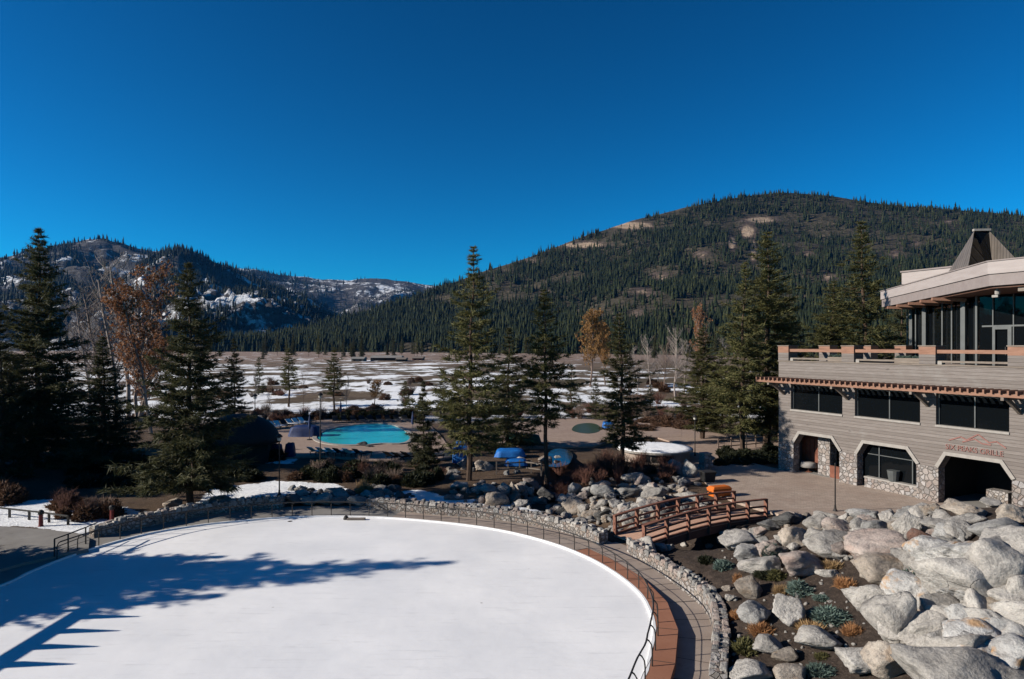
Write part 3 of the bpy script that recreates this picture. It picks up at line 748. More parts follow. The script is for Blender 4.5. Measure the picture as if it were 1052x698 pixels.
for i, (px, by, ty) in enumerate([(262, 420, 380), (312, 422, 385), (356, 424, 386), (330, 430, 400), (276, 424, 392)]):
    broad_px(BARE[(i + 1) % 3], px, by, ty, 'thin bare sapling on the snowy meadow beyond the pool', 'aspen_tree', 'bare saplings beyond the pool', .5)

# ------------------------------------------------------------------ shrubs, tufts
def bush(seed, mat, n=140, L=.22, W=.25, flat=.75, k=5, up=.4):
    r = np.random.RandomState(seed)
    d = r.randn(n, 3); d[:, 2] = np.abs(d[:, 2]); d /= np.linalg.norm(d, axis=1)[:, None]
    rad = r.uniform(.45, 1.0, n) ** .6; C = d * rad[:, None] * .42; C[:, 2] = C[:, 2] * flat * 2.0; C *= (1 + .25 * fbm3(d * 1.7 + seed, 2))[:, None]
    return mesh_np('foliage', tufts(r, C, d, np.full(n, L), W, k, .8, up), np.arange(n * k * 3).reshape(-1, 3), M[mat])
def stems(seed, mat, n=60, H=1.0, spread=.5, bend=.2):
    r = np.random.RandomState(seed); b = MB()
    for i in range(n):
        an = r.uniform(0, 2 * PI); s = r.uniform(.1, 1) * spread; h = H * r.uniform(.55, 1.05)
        p0 = np.array([math.cos(an) * .1 * r.rand(), math.sin(an) * .1 * r.rand(), -.05]); p2 = np.array([math.cos(an) * s, math.sin(an) * s, h]); p1 = (p0 + p2) / 2 + np.array([0, 0, bend * h * .4])
        b.tube([p0, p1, p2], .012, 3, .004, False)
        for q in range(2):
            f = r.uniform(.4, .9); a = p0 + (p2 - p0) * f; c = a + np.array([r.randn() * .14, r.randn() * .14, .22]) * H
            b.tube([a, c], .006, 3, .003, False)
    return b.mesh('stems', M[mat])
SAGE = [bush(30 + i, 'sage', 200, .17, .16, .62, 6) for i in range(2)]
TAN = [bush(34 + i, 'drygrass', 130, .34, .06, .5, 6, .8) for i in range(2)]
RUSTT = [bush(37 + i, 'rustgrass', 150, .32, .07, .5, 6, .7) for i in range(2)]
OLV = [bush(40, 'olive', 150, .22, .2, .65, 5)]
DRK = [bush(42 + i, 'darkshrub', 200, .18, .26, .7, 6) for i in range(2)]
BRN = [bush(45 + i, 'brownshrub', 180, .20, .16, .7, 5) for i in range(2)]
TWG = [stems(47, 'twig', 70, 1.0, .5), stems(48, 'twiggrey', 70, 1.0, .5)]
def bush_at(mesh, X, Y, z, w, h, name, label, cat, group=None):
    o = link(name, mesh); o.location = (X, Y, z); o.scale = (w, w * rnd.uniform(.85, 1.1), h); o.rotation_euler = (0, 0, rnd.uniform(0, 6.28))
    return tag(o, label, cat, group)
def bush_px(meshes, cx, cy, w, h, name, label, cat, group=None):
    X, Y, z = hit(cx, cy + h * .42); s = Y / F
    return bush_at(rnd.choice(meshes), X, Y, z - .03, w * s * 1.05, h * s * .95, name, label, cat, group)
for a in [(SAGE, 822, 600, 30, 22, 'sage_shrub', 'blue-green sage clump below the wide pinkish boulder'), (SAGE, 854, 627, 40, 24, 'sage_shrub', 'widest blue-green sage clump beside the large leaning pale slab'),
          (SAGE, 843, 684, 32, 20, 'sage_shrub', 'blue-green sage clump below the pale wedge-shaped boulder'), (SAGE, 795, 562, 26, 20, 'sage_shrub', 'blue-green sage clump at the bridge end of the rock garden'),
          (SAGE, 744, 577, 22, 16, 'sage_shrub', 'small sage clump in the dark soil just below the bridge railing'), (SAGE, 845, 612, 20, 9, 'sage_shrub', 'low sage tuft just above the widest sage clump'),
          (SAGE, 940, 585, 30, 18, 'sage_shrub', 'grey-green shrub wedged among boulders above the arching grey rock'),
          (TAN, 803, 603, 15, 17, 'grass_tuft', 'pale dry grass tuft leaning beside the sage clump'), (TAN, 833, 641, 26, 20, 'grass_tuft', 'straw grass tuft between the round pale boulder and the wide sage'),
          (TAN, 856, 578, 18, 14, 'grass_tuft', 'olive straw tuft beside the wide pinkish boulder'), (RUSTT, 868, 596, 20, 17, 'grass_tuft', 'round orange-tan grass tuft in the dark soil above the leaning slab'),
          (RUSTT, 876, 644, 21, 17, 'grass_tuft', 'spiky orange-tan grass tuft below the leaning slab'), (RUSTT, 782, 643, 22, 18, 'grass_tuft', 'orange-tan grass tuft in front of the blue-grey boulder'),
          (RUSTT, 758, 592, 11, 18, 'grass_tuft', 'upright brown grass tuft beside the knob-topped boulder'), (RUSTT, 756, 629, 11, 16, 'grass_tuft', 'small brown tuft beside the path wall'),
          (OLV, 766, 660, 28, 24, 'shrub', 'yellow-green shrub beside the path wall'), (OLV, 845, 672, 16, 10, 'shrub', 'little olive shrub below the pale wedge-shaped boulder'), (BRN, 871, 561, 20, 24, 'shrub', 'dark brown shrub among the upper boulders'),
          (DRK, 788, 588, 26, 10, 'shrub', 'low dark shrub beside the knob-topped boulder'), (OLV, 798, 588, 22, 14, 'shrub', 'olive brown shrub between the knob-topped boulder and the wide pinkish one'),
          (DRK, 726, 573, 18, 12, 'shrub', 'dark low shrub under the near bridge railing'), (BRN, 858, 656, 14, 10, 'shrub', 'small brown shrub beside the pale wedge-shaped boulder')]:
    bush_px(a[0], *a[1:5], a[5], a[6], 'shrub' if 'tuft' not in a[5] else 'grass')
def belt(meshes, poly, n, w, h, name, label, cat, group, snowless=True):
    poly = [P(*p) for p in poly]; xs = [p[0] for p in poly]; ys = [p[1] for p in poly]; c = 0; tries = 0
    while c < n and tries < 4000:
        tries += 1; X = rnd.uniform(min(xs), max(xs)); Y = rnd.uniform(min(ys), max(ys))
        if not inside(poly, np.array([X]), np.array([Y]))[0]: continue
        ww = w * rnd.uniform(.7, 1.35); bush_at(rnd.choice(meshes), X, Y, gh1(X, Y) - .04, ww, h * rnd.uniform(.7, 1.3), name, label, cat, group); c += 1
belt(TWG[:1], [(560, 497), (575, 480), (690, 478), (690, 494), (640, 497)], 34, 1.5, 1.3, 'twig_shrub', 'leafless red-brown shrub behind the boulder bank below the round hut', 'shrub', 'red-brown shrubs behind the boulder bank')
belt(BRN, [(570, 498), (580, 484), (690, 482), (690, 496), (640, 499)], 22, 1.3, .9, 'shrub', 'low brown shrub behind the boulder bank below the round hut', 'shrub', 'brown shrubs behind the boulder bank')
belt(BRN + DRK, [(335, 434), (345, 427), (430, 426), (436, 432), (400, 433)], 40, 1.7, 1.5, 'shrub', 'dark brown shrub in the hedge along the far side of the turquoise pool', 'shrub', 'hedge shrubs beyond the pool')
belt(TWG + BRN, [(250, 436), (262, 426), (345, 426), (338, 433), (300, 436)], 30, 1.6, 1.4, 'shrub', 'twiggy brown shrub in the hedge behind the row of pale loungers', 'shrub', 'hedge shrubs behind the loungers')
belt(DRK, [(290, 492), (300, 478), (440, 484), (470, 494), (420, 502), (372, 500)], 26, 1.6, 1.2, 'shrub', 'dark evergreen shrub in the shade below the pool terrace', 'shrub', 'shaded shrubs below the pool terrace')
belt(BRN + TWG, [(300, 494), (330, 479), (450, 486), (470, 496), (400, 503)], 22, 1.3, 1.0, 'shrub', 'dry brown shrub on the bank below the pool terrace', 'shrub', 'dry shrubs below the pool terrace')
belt(DRK, [(738, 480), (738, 468), (802, 462), (800, 476)], 26, 1.6, 1.15, 'shrub', 'dark clipped shrub in the hedge at the back of the plaza', 'shrub', 'hedge shrubs at the back of the plaza')
belt(DRK, [(120, 508), (60, 500), (60, 478), (290, 470), (290, 496), (170, 508)], 46, 1.9, 1.2, 'shrub', 'dark shaded shrub under the conifers behind the curved wall', 'shrub', 'shaded shrubs under the conifers')
belt(TWG + BRN, [(60, 536), (62, 521), (122, 519), (118, 536)], 16, 1.5, 1.1, 'twig_shrub', 'leafless shrub poking out of the snow beside the curved wall', 'shrub', 'leafless shrubs in the snow')
belt(BRN, [(-10, 516), (-10, 505), (22, 507), (20, 518)], 7, 1.9, 1.5, 'shrub', 'russet shrub beside the snow bank near the picture edge', 'shrub', 'russet shrubs by the snow bank')
belt(TWG, [(455, 432), (460, 422), (720, 420), (720, 432)], 40, 1.9, 1.5, 'twig_shrub', 'leafless shrub in the row between pool terrace and meadow', 'shrub', 'leafless shrubs along the meadow')
belt(BRN, [(645, 444), (650, 430), (716, 430), (720, 442)], 22, 1.9, 1.1, 'shrub', 'rust-brown shrub on the bank above the tan path', 'shrub', 'rust-brown shrubs above the path')
belt(TWG + BRN, [(230, 425), (230, 392), (480, 392), (560, 425)], 34, 2.6, 1.7, 'shrub', 'brown shrub dotted over the patchy snow of the meadow', 'shrub', 'brown shrubs on the meadow')
belt(TWG + BRN, [(640, 425), (640, 395), (760, 395), (740, 425)], 26, 2.6, 1.9, 'shrub', 'brown shrub on the tan meadow behind the plaza pines', 'shrub', 'brown shrubs behind the plaza pines')
belt(TWG + BRN, [(0, 440), (0, 400), (180, 400), (180, 440)], 24, 2.4, 1.8, 'shrub', 'brown shrub on the snowy meadow behind the dark conifers', 'shrub', 'brown shrubs behind the dark conifers')
bush_px([TAN[0]], 372, 497, 13, 24, 'grass_tuft', 'tall plume of tan grass beside the snowy bank below the pool', 'grass')
bush_px([TAN[1]], 380, 500, 9, 15, 'grass_tuft', 'shorter tan grass plume next to the tall one below the pool', 'grass')

# ------------------------------------------------------------------ boulders
import bmesh
def ico(sub):
    bm = bmesh.new(); bmesh.ops.create_icosphere(bm, subdivisions=sub, radius=1.0)
    v = np.array([p.co[:] for p in bm.verts]); f = np.array([[q.index for q in t.verts] for t in bm.faces]); bm.free(); return v, f
ICO4, ICO5 = ico(4), ico(5)
def rock_mesh(seed, m, planes=13, sharp=14.0, nz=.10, strata=0.0, sub=4, name='boulder'):
    r = np.random.RandomState(seed); v, f = ICO4 if sub == 4 else ICO5
    nr = r.randn(planes, 3); nr /= np.linalg.norm(nr, axis=1)[:, None]; h = r.uniform(.50, 1.0, planes)
    dt = v @ nr.T; q = np.where(dt > .05, h / np.maximum(dt, .05), 9.0); q = np.minimum(q, 1.35)
    rad = -np.log(np.exp(-sharp * q).sum(1)) / sharp
    p = v * rad[:, None]
    p = p * (1 + nz * fbm3(v * 1.6 + seed * 3.1, 3) + nz * .75 * fbm3(v * 4.2 + seed, 5))[:, None]
    if strata:
        ax = p[:, 2] + .25 * p[:, 0] + .22 * fbm3(p * 1.5 + seed, 3)
        st = np.abs((ax * 4.3) % 1 - .5) * 2
        p[:, :2] *= (1 - strata * (st > .72) - strata * .6 * fbm3(p * 4 + 5, 3))[:, None]
    p -= (p.max(0) + p.min(0)) / 2; p /= (p.max(0) - p.min(0))
    return mesh_np(name, p, f, M[m], True)
ROCKS = {k: [rock_mesh(50 + 10 * i + j, k, 11 + 3 * (j % 3), 30 + 24 * (j % 3), .12 + .06 * (j % 2)) for j in range(6)] for i, k in enumerate(['granite', 'tanrock', 'pinkrock', 'bluerock', 'darkrock'])}
ROCKS['redrock'] = [rock_mesh(120, 'redrock')]; ROCKS['stainrock'] = [rock_mesh(130 + j, 'stainrock', 12, 12, .14) for j in range(2)]
ROCKS['strata'] = [rock_mesh(140, 'stainrock', 7, 26, .2, .10, 5), rock_mesh(143, 'stainrock', 8, 26, .2, .10, 5)]
def boulder(cx, cy, w, h, kind, label, group=None, var=None, name='boulder', depth=.85, rz=None):
    X, Y, z = hit(cx, cy + h * .30)
    s = Y / F; wm = w * s * 1.08; dp = wm * depth; hm = max(.45 * wm, (h * s - dp * .36) / .90) * 1.05
    z2 = CAMZ - (cy - HY) * s
    ms = ROCKS[kind]; me = ms[rnd.randrange(len(ms)) if var is None else var % len(ms)]
    o = link(name, me); o.location = (X, Y, min(z2, z + hm * .42)); o.scale = (wm, dp, hm)
    a = rnd.choice([0, PI]) if rz is None else rz
    o.rotation_euler = (rnd.uniform(-.1, .1), rnd.uniform(-.1, .1), a + rnd.uniform(-.25, .25))
    return tag(o, label, 'boulder', group)
for b in [
    (779, 579, 38, 24, 'granite', 'pale knob-topped boulder in the dark soil near the bridge'), (769, 604, 27, 28, 'tanrock', 'upright tan boulder directly below the pale knob-topped one'),
    (776, 631, 33, 32, 'bluerock', 'blue-grey boulder with an orange tuft in front'), (811, 631, 36, 40, 'granite', 'round-topped pale boulder beside the widest sage clump'),
    (840, 657, 44, 31, 'granite', 'pale wedge-shaped boulder with a peaked top above the sage clump'), (789, 664, 30, 27, 'granite', 'lumpy pale boulder between the yellow-green shrub and the wedge-shaped boulder'),
    (807, 673, 28, 12, 'tanrock', 'flat low rock between the lumpy boulder and the wedge-shaped one'), (771, 691, 42, 22, 'granite', 'boulder cut by the bottom of the picture beside the path wall'),
    (814, 692, 34, 22, 'tanrock', 'tan boulder cut by the bottom of the picture below the flat low rock'), (823, 575, 56, 28, 'pinkrock', 'wide pinkish boulder with a cracked top'),
    (894, 614, 44, 38, 'granite', 'large leaning pale slab above the spiky orange tuft'), (914, 585, 58, 34, 'tanrock', 'long sloping tan slab running up behind the leaning pale slab'),
    (888, 678, 44, 36, 'granite', 'broad pale boulder beside the tan one under the tall pale boulder'), (917, 638, 50, 74, 'granite', 'tall pale boulder standing on a tan one'), (911, 677, 40, 46, 'tanrock', 'tan boulder under the tall pale one'),
    (998, 696, 116, 50, 'granite', 'huge smooth blue-grey boulder in the bottom corner'), (951, 646, 54, 46, 'granite', 'white faceted boulder inside the ring of grey rocks'),
    (995, 640, 42, 46, 'stainrock', 'white boulder with an orange streak beside the white faceted one'), (944, 606, 44, 40, 'bluerock', 'arching grey rock above the white faceted boulder'),
    (1030, 622, 52, 32, 'tanrock', 'smooth tan boulder beside the dark gap at the picture edge'), (1036, 646, 44, 18, 'granite', 'grey rubbly rock above the huge smooth boulder'),
    (1020, 543, 48, 28, 'bluerock', 'dark grey domed boulder in front of the widest arch'), (994, 526, 40, 24, 'tanrock', 'tan boulder at the foot of the widest arch'),
    (1040, 528, 30, 28, 'tanrock', 'tan angular boulder under the lettering at the picture edge'), (1019, 518, 22, 14, 'granite', 'small pale boulder resting inside the widest arch'),
    (914, 538, 21, 14, 'granite', 'rounded pale boulder at the plaza edge beside a white upright one'), (932, 541, 22, 34, 'granite', 'white upright boulder at the plaza edge'),
    (897, 541, 28, 22, 'bluerock', 'jagged grey boulder at the plaza edge'), (947, 554, 25, 27, 'redrock', 'red-brown boulder below the plaza edge'),
    (970, 541, 36, 28, 'granite', 'boulder beside the red-brown one below the widest arch'), (905, 563, 60, 30, 'pinkrock', 'wide grey-pink slab below the jagged plaza edge boulders'),
    (891, 579, 19, 22, 'redrock', 'small reddish rock above the leaning pale slab'), (840, 540, 24, 30, 'granite', 'white craggy boulder at the plaza edge beside the lamp pole'),
    (864, 543, 32, 30, 'pinkrock', 'pink-grey boulder at the plaza edge next to the white craggy one'), (816, 551, 32, 30, 'tanrock', 'tan peaked boulder behind the wide pinkish boulder'),
    (856, 562, 24, 24, 'pinkrock', 'squarish pink boulder beside the dark brown shrub'), (810, 534, 28, 10, 'darkrock', 'low dark rock at the plaza edge near the bridge end'),
    (760, 556, 42, 15, 'granite', 'flat grey boulder just below the bridge end'), (767, 567, 28, 18, 'bluerock', 'small grey boulder under the flat one by the bridge'),
    (849, 588, 20, 9, 'granite', 'thin flat rock between the wide pinkish boulder and an orange tuft'), (878, 556, 24, 24, 'tanrock', 'tan boulder between the pink-grey one and the wide grey-pink slab'),
    (967, 572, 20, 30, 'tanrock', 'rust-streaked rock beside the layered craggy outcrop'), (930, 570, 22, 18, 'granite', 'grey block above the long sloping slab'),
    (884, 528, 24, 12, 'bluerock', 'low grey boulder on the plaza edge behind the jagged one'), (790, 540, 22, 16, 'darkrock', 'dark boulder beside the far end of the bridge'), (958, 528, 20, 18, 'granite', 'pale boulder leaning at the stone pier of the widest arch')]:
    boulder(*b[:5], b[5])
for (cx, cy, w, h, lb) in [(995, 578, 74, 66, 'layered craggy grey outcrop with orange stains above the white boulders'), (1000, 612, 62, 34, 'lower craggy ledge with orange stains below the layered outcrop')]:
    boulder(cx, cy, w, h, 'strata', lb, depth=.7)
# rubble filling between the boulders
def rubble(poly, n, smin, smax, kinds, label, group, z_up=.0):
    c = 0; t = 0
    while c < n and t < 3000:
        t += 1; px = rnd.uniform(min(p[0] for p in poly), max(p[0] for p in poly)); py = rnd.uniform(min(p[1] for p in poly), max(p[1] for p in poly))
        if not inside(poly, np.array([px]), np.array([py]))[0]: continue
        X, Y, z = hit(px, py); s = rnd.uniform(smin, smax) * (1.5 if rnd.random() < .12 else 1)
        if inside(RING, np.array([X]), np.array([Y]))[0]: continue
        k = rnd.choice(kinds); o = link('rock', rnd.choice(ROCKS[k])); o.location = (X, Y, z + s * .14 + z_up); o.scale = (s * rnd.uniform(.8, 1.3), s * rnd.uniform(.7, 1.1), s * rnd.uniform(.55, .9))
        o.rotation_euler = (rnd.uniform(-.4, .4), rnd.uniform(-.4, .4), rnd.uniform(0, 6.28)); tag(o, label, 'rock', group); c += 1
ALLK = ['granite', 'granite', 'tanrock', 'pinkrock', 'bluerock']
rubble([(800, 530), (870, 528), (960, 525), (1000, 545), (960, 580), (890, 585), (820, 560)], 56, .5, 1.2, ALLK, 'grey rock wedged among the larger boulders below the plaza', 'rocks wedged below the plaza')
rubble([(925, 575), (960, 560), (1052, 560), (1052, 690), (930, 690)], 36, .9, 1.9, ['granite', 'granite', 'stainrock'], 'pale rock wedged in the boulder outcrop by the picture edge', 'rocks in the outcrop')
rubble([(740, 560), (880, 575), (900, 690), (750, 690)], 14, .15, .4, ALLK, 'small loose stone on the dark planting soil', 'loose stones on the planting soil')
rubble([(745, 548), (800, 535), (830, 560), (790, 580), (745, 575)], 16, .5, 1.1, ALLK, 'grey rock beside the far end of the footbridge', 'rocks by the bridge end')
rubble([(470, 518), (455, 500), (590, 494), (700, 490), (722, 500), (700, 520), (630, 542), (590, 535), (560, 524)], 110, .45, 1.05, ALLK + ['granite', 'tanrock'], 'grey rock in the boulder bank between rink wall and pond', 'rocks of the boulder bank')
rubble([(560, 525), (640, 515), (720, 512), (745, 520), (640, 552), (600, 545)], 28, .4, .95, ['granite', 'darkrock', 'bluerock'], 'rock in the stream gully beside the footbridge', 'rocks in the stream gully')
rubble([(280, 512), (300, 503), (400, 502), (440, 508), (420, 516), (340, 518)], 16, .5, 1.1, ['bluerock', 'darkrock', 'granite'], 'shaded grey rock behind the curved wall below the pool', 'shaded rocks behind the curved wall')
rubble([(640, 575), (700, 566), (780, 560), (790, 550), (745, 548), (690, 560)], 12, .4, .9, ALLK, 'grey rock on the bank under the near bridge railing', 'rocks under the bridge')
rubble([(400, 486), (470, 478), (560, 470), (600, 474), (560, 488), (460, 494)], 18, .45, 1.0, ALLK, 'small grey rock on the planted bank near the blue covers', 'rocks near the blue covers')
ICO2 = ico(2)
def rubble_mass(polys, n, smin, smax, m, label, seed):
    r = random.Random(seed); V = []; Fs = []; o = 0; v0, f0 = ICO2
    shp = []
    for q in range(8):
        rr = np.random.RandomState(seed * 10 + q); nr = rr.randn(9, 3); nr /= np.linalg.norm(nr, axis=1)[:, None]; h = rr.uniform(.5, 1, 9)
        dt = v0 @ nr.T; k = np.minimum(np.where(dt > .05, h / np.maximum(dt, .05), 9).min(1), 1.3); shp.append(v0 * k[:, None])
    for c in range(n):
        poly = r.choice(polys)
        for t in range(60):
            px = r.uniform(min(p[0] for p in poly), max(p[0] for p in poly)); py = r.uniform(min(p[1] for p in poly), max(p[1] for p in poly))
            if inside(poly, np.array([px]), np.array([py]))[0]:
                X, Y, z = hit(px, py)
                if not inside(RING, np.array([X]), np.array([Y]))[0]: break
        else: continue
        s = r.uniform(smin, smax); a = r.uniform(0, 6.28); p = r.choice(shp) * np.array([r.uniform(.4, .65), r.uniform(.35, .55), r.uniform(.3, .48)]) * s
        x_, y_ = p[:, 0] * math.cos(a) - p[:, 1] * math.sin(a), p[:, 0] * math.sin(a) + p[:, 1] * math.cos(a)
        V.append(np.stack([x_ + X, y_ + Y, p[:, 2] + z + s * .10], 1)); Fs.append(f0 + o); o += len(v0)
    return tag(link('rubble', mesh_np('rubble', np.concatenate(V), np.concatenate(Fs), M[m])), label, 'rubble', None, 'stuff')
RZ = [[(800, 530), (870, 528), (960, 525), (1000, 545), (960, 580), (890, 585), (820, 560)], [(925, 575), (960, 560), (1052, 560), (1052, 690), (930, 690)], [(470, 518), (455, 500), (590, 494), (700, 490), (722, 500), (700, 520), (630, 542), (590, 535), (560, 524)], [(560, 525), (640, 515), (720, 512), (745, 520), (640, 552), (600, 545)]]
rubble_mass(RZ, 260, .25, .6, 'granite', 'pale stone rubble filling the gaps between the boulders', 3)
rubble_mass(RZ, 160, .25, .6, 'tanrock', 'tan stone rubble filling the gaps between the boulders', 4)
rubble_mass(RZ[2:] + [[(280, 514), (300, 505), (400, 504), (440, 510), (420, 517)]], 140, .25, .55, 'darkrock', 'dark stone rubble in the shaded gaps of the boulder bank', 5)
rubble_mass([[(740, 560), (880, 575), (900, 690), (750, 690)]], 110, .06, .2, 'granite', 'scattered small stones on the dark planting soil', 6)
for b in [(590, 503, 13, 17, 'granite', 'upright pale block in the boulder bank beside a smaller block'), (603, 505, 10, 13, 'granite', 'small squarish block in the boulder bank beside the big round boulder'),
          (619, 504, 24, 20, 'bluerock', 'big round grey boulder topping the boulder bank'), (645, 506, 24, 16, 'bluerock', 'slanting flat grey slab next to the big round boulder'), (672, 508, 28, 26, 'granite', 'craggy boulder beyond the far bridge railing'),
          (706, 511, 24, 15, 'granite', 'white rubbly boulder beyond the bridge near the orange bin'), (694, 482, 16, 22, 'granite', 'tall pale rock beside the stone pillar at the plaza corner'), (709, 484, 15, 26, 'granite', 'grey pillar-like rock at the plaza corner'),
          (472, 499, 17, 12, 'granite', 'rounded boulder standing above the snowy strip'), (500, 503, 18, 15, 'granite', 'grey boulder in the bank below the upright blue cover'), (517, 504, 13, 19, 'granite', 'grey upright boulder in the bank beside a tan one'),
          (528, 506, 11, 21, 'tanrock', 'tan orange upright boulder in the boulder bank'), (541, 503, 15, 12, 'granite', 'boulder in the bank at the foot of the bare-trunked pine'), (561, 509, 18, 22, 'darkrock', 'dark shaded boulder in the bank beside the bare-trunked pine'),
          (578, 502, 11, 17, 'granite', 'white upright boulder in the bank next to the pale block'), (372, 457, 12, 7, 'darkrock', 'dark boulder at the edge of the turquoise pool'), (379, 459, 8, 5, 'darkrock', 'smaller dark boulder at the edge of the turquoise pool'),
          (225, 516, 26, 14, 'tanrock', 'tan boulder rising from the curved wall below the broad conifer'), (178, 518, 22, 10, 'tanrock', 'long tan boulder leaning behind the curved wall')]:
    boulder(*b[:5], b[5])

# ------------------------------------------------------------------ rink, paving
def sheet(name, poly, z, m, thick=None):
    poly = [tuple(p) for p in poly]; b = MB()
    if thick: b.prism_xy(poly, z - thick, z)
    else:
        b.v = [(x, y, z) for x, y in poly]; b.f = [tuple(range(len(poly)))]
    return tag(b.build(name, m), kind='structure')
sheet('rink_ice', RINK, -.07, M['ice'])
nR = len(RINK)
def strip(name, a, b, za, zb, m, i0=0, i1=None, drop=None, skirt=None):
    """flat band between two outlines of equal count"""
    i1 = nR if i1 is None else i1; ids = [i % nR for i in range(i0, i1 + 1)]
    v = []; f = []
    for i in ids: v += [(a[i][0], a[i][1], za + (drop[i] if drop is not None else 0)), (b[i][0], b[i][1], zb + (drop[i] if drop is not None else 0))]
    k = len(ids)
    for i in range(k - 1): f.append((2 * i, 2 * i + 1, 2 * i + 3, 2 * i + 2))
    if skirt:
        o = len(v)
        for i in ids: v += [(b[i][0], b[i][1], zb), (b[i][0], b[i][1], zb - skirt)]
        for i in range(k - 1): f.append((o + 2 * i, o + 2 * i + 1, o + 2 * i + 3, o + 2 * i + 2))
    mb = MB(); mb.v = v; mb.f = f
    return tag(mb.build(name, m), kind='structure')
# curb: inner face and top
IN, CB = RINK, offset(RINK, .10)
curb = MB(); n0 = nR
for i in range(nR):
    for p, z in ((IN[i], -.30), (IN[i], .012), (CB[i], .012), (CB[i], -.2)): curb.v.append((p[0], p[1], z))
for i in range(nR):
    j = (i + 1) % nR
    for k in range(3): curb.f.append((4 * i + k, 4 * i + k + 1, 4 * j + k + 1, 4 * j + k))
tag(curb.build('rink_curb', M['curb']), kind='structure')
def nearest(p): return int(np.argmin(((RINK - np.array(p)) ** 2).sum(1)))
iA, iB, iEnd = nearest(P(588, 566)), nearest(P(640, 596)), nearest((-5, 12.2)); iW = nearest(P(400, 532))
# faceted outer edge of the terracotta band
TE = offset(RINK, .86).copy()
ids = list(range(iA, iEnd + 1)); step = 5
for q in range(0, len(ids), step):
    a = ids[q]; b = ids[min(q + step, len(ids) - 1)]
    for k in range(a, b): TE[k] = TE[a] + (TE[b] - TE[a]) * ((k - a) / max(b - a, 1))
strip('terracotta_band', CB, TE, .004, .004, M['terracotta'], iA, iEnd, skirt=.5)
fall = np.zeros(nR); L = np.cumsum(np.r_[0, np.linalg.norm(np.diff(RINK, axis=0), axis=1)])
fall[:] = -.27 * smooth(L[iB] - 1.5, L[iB] + 3.2, L); fall[L > L[iEnd] + 1] = 0
strip('walkway', TE, offset(RINK, 2.75), 0, 0, M['walk'], iA, iEnd, fall)
strip('walkway', CB, offset(RINK, 2.5), 0, 0, M['walkgrey'], 0, iW, np.zeros(nR))
strip('walkway', CB, offset(RINK, 2.5), 0, 0, M['walk'], iW, iA, np.zeros(nR))
strip('walkway', CB, offset(RINK, 2.3), 0, 0, M['walkgrey'], iEnd, nR, np.zeros(nR))
# paving joints
jb = MB(); O2 = offset(RINK, 2.2)
for q in range(iA, iEnd, step):
    a, b = CB[q], TE[q]; t = (b - a); t = np.array([-t[1], t[0]]) / np.linalg.norm(t) * .018
    o = len(jb.v); jb.v += [(a[0] - t[0], a[1] - t[1], .009), (b[0] - t[0], b[1] - t[1], .009), (b[0] + t[0], b[1] + t[1], .009), (a[0] + t[0], a[1] + t[1], .009)]; jb.f.append((o, o + 1, o + 2, o + 3))
for q in range(iA + 2, iEnd, 3):
    a, b = TE[q], O2[q]; t = (b - a); t = np.array([-t[1], t[0]]) / np.linalg.norm(t) * .014; zz = fall[q] + .006
    o = len(jb.v); jb.v += [(a[0] - t[0], a[1] - t[1], zz), (b[0] - t[0], b[1] - t[1], zz), (b[0] + t[0], b[1] + t[1], zz), (a[0] + t[0], a[1] + t[1], zz)]; jb.f.append((o, o + 1, o + 2, o + 3))
tag(jb.build('paving_joints', M['joint']), kind='structure')
# grey pavement by the rink's far-left corner and plaza, pool terrace
sheet('pavement', [P(-140, 560), P(-60, 548), P(0, 543), P(40, 546), P(78, 550), P(92, 556), (-20.6, 32.2), (-22.2, 30.0), (-24, 26), (-26, 22), (-40, 22), (-48, 30)], .13, M['walkgrey'], .3)
C0 = np.array(P(800, 484)); ANG = math.atan2(-.902, .432); U = np.array([math.cos(ANG), math.sin(ANG)]); NI = np.array([-U[1], U[0]])
def fac(s, d): p = C0 + U * s + NI * d; return (p[0], p[1])
sheet('plaza', [P(722, 494), P(728, 486), P(742, 480), P(770, 477), fac(0, 0), fac(0, 1), fac(17, 1), fac(17, -1.5), P(985, 540), P(930, 536), P(870, 533), P(800, 531), P(776, 524), P(756, 518), P(735, 508)], .16, M['paver'], .5)
sheet('path', [P(722, 494), P(700, 500), P(690, 480), P(712, 462), P(660, 446), P(662, 441), P(740, 441), P(800, 452), P(800, 462), P(736, 466), P(742, 481)], .13, M['pooldeck'], .3)
sheet('pool_terrace', [P(262, 474), P(270, 442), P(300, 434), P(345, 431), P(400, 430), P(436, 433), P(452, 448), P(468, 470), P(440, 476), P(380, 474), P(330, 470)], .14, M['pooldeck'], .4)
sheet('pool_terrace', [P(500, 462), P(520, 438), P(560, 430), P(640, 432), P(700, 441), P(700, 450), P(640, 452), P(610, 460), P(560, 462)], .14, M['pooldeck'], .4)
def water(name, pxs, z, m): 
    c = catmull([P(*p) for p in pxs], .5, True); return sheet(name, c, z, m)
water('pool_water', [(326, 450), (338, 443.5), (360, 439), (392, 436.8), (410, 441), (421, 450), (414, 457), (392, 457.5), (372, 459), (345, 458.5), (329, 455)], .165, M['pool'])
water('pool_water', [(588, 444), (592, 438), (604, 436), (614, 438), (616, 444), (604, 447)], .165, M['greenpool'])
water('pond_water', [(560, 479), (562, 469), (570, 463), (580, 463), (588, 468), (586, 477), (578, 481), (570, 482)], .16, M['pond'])

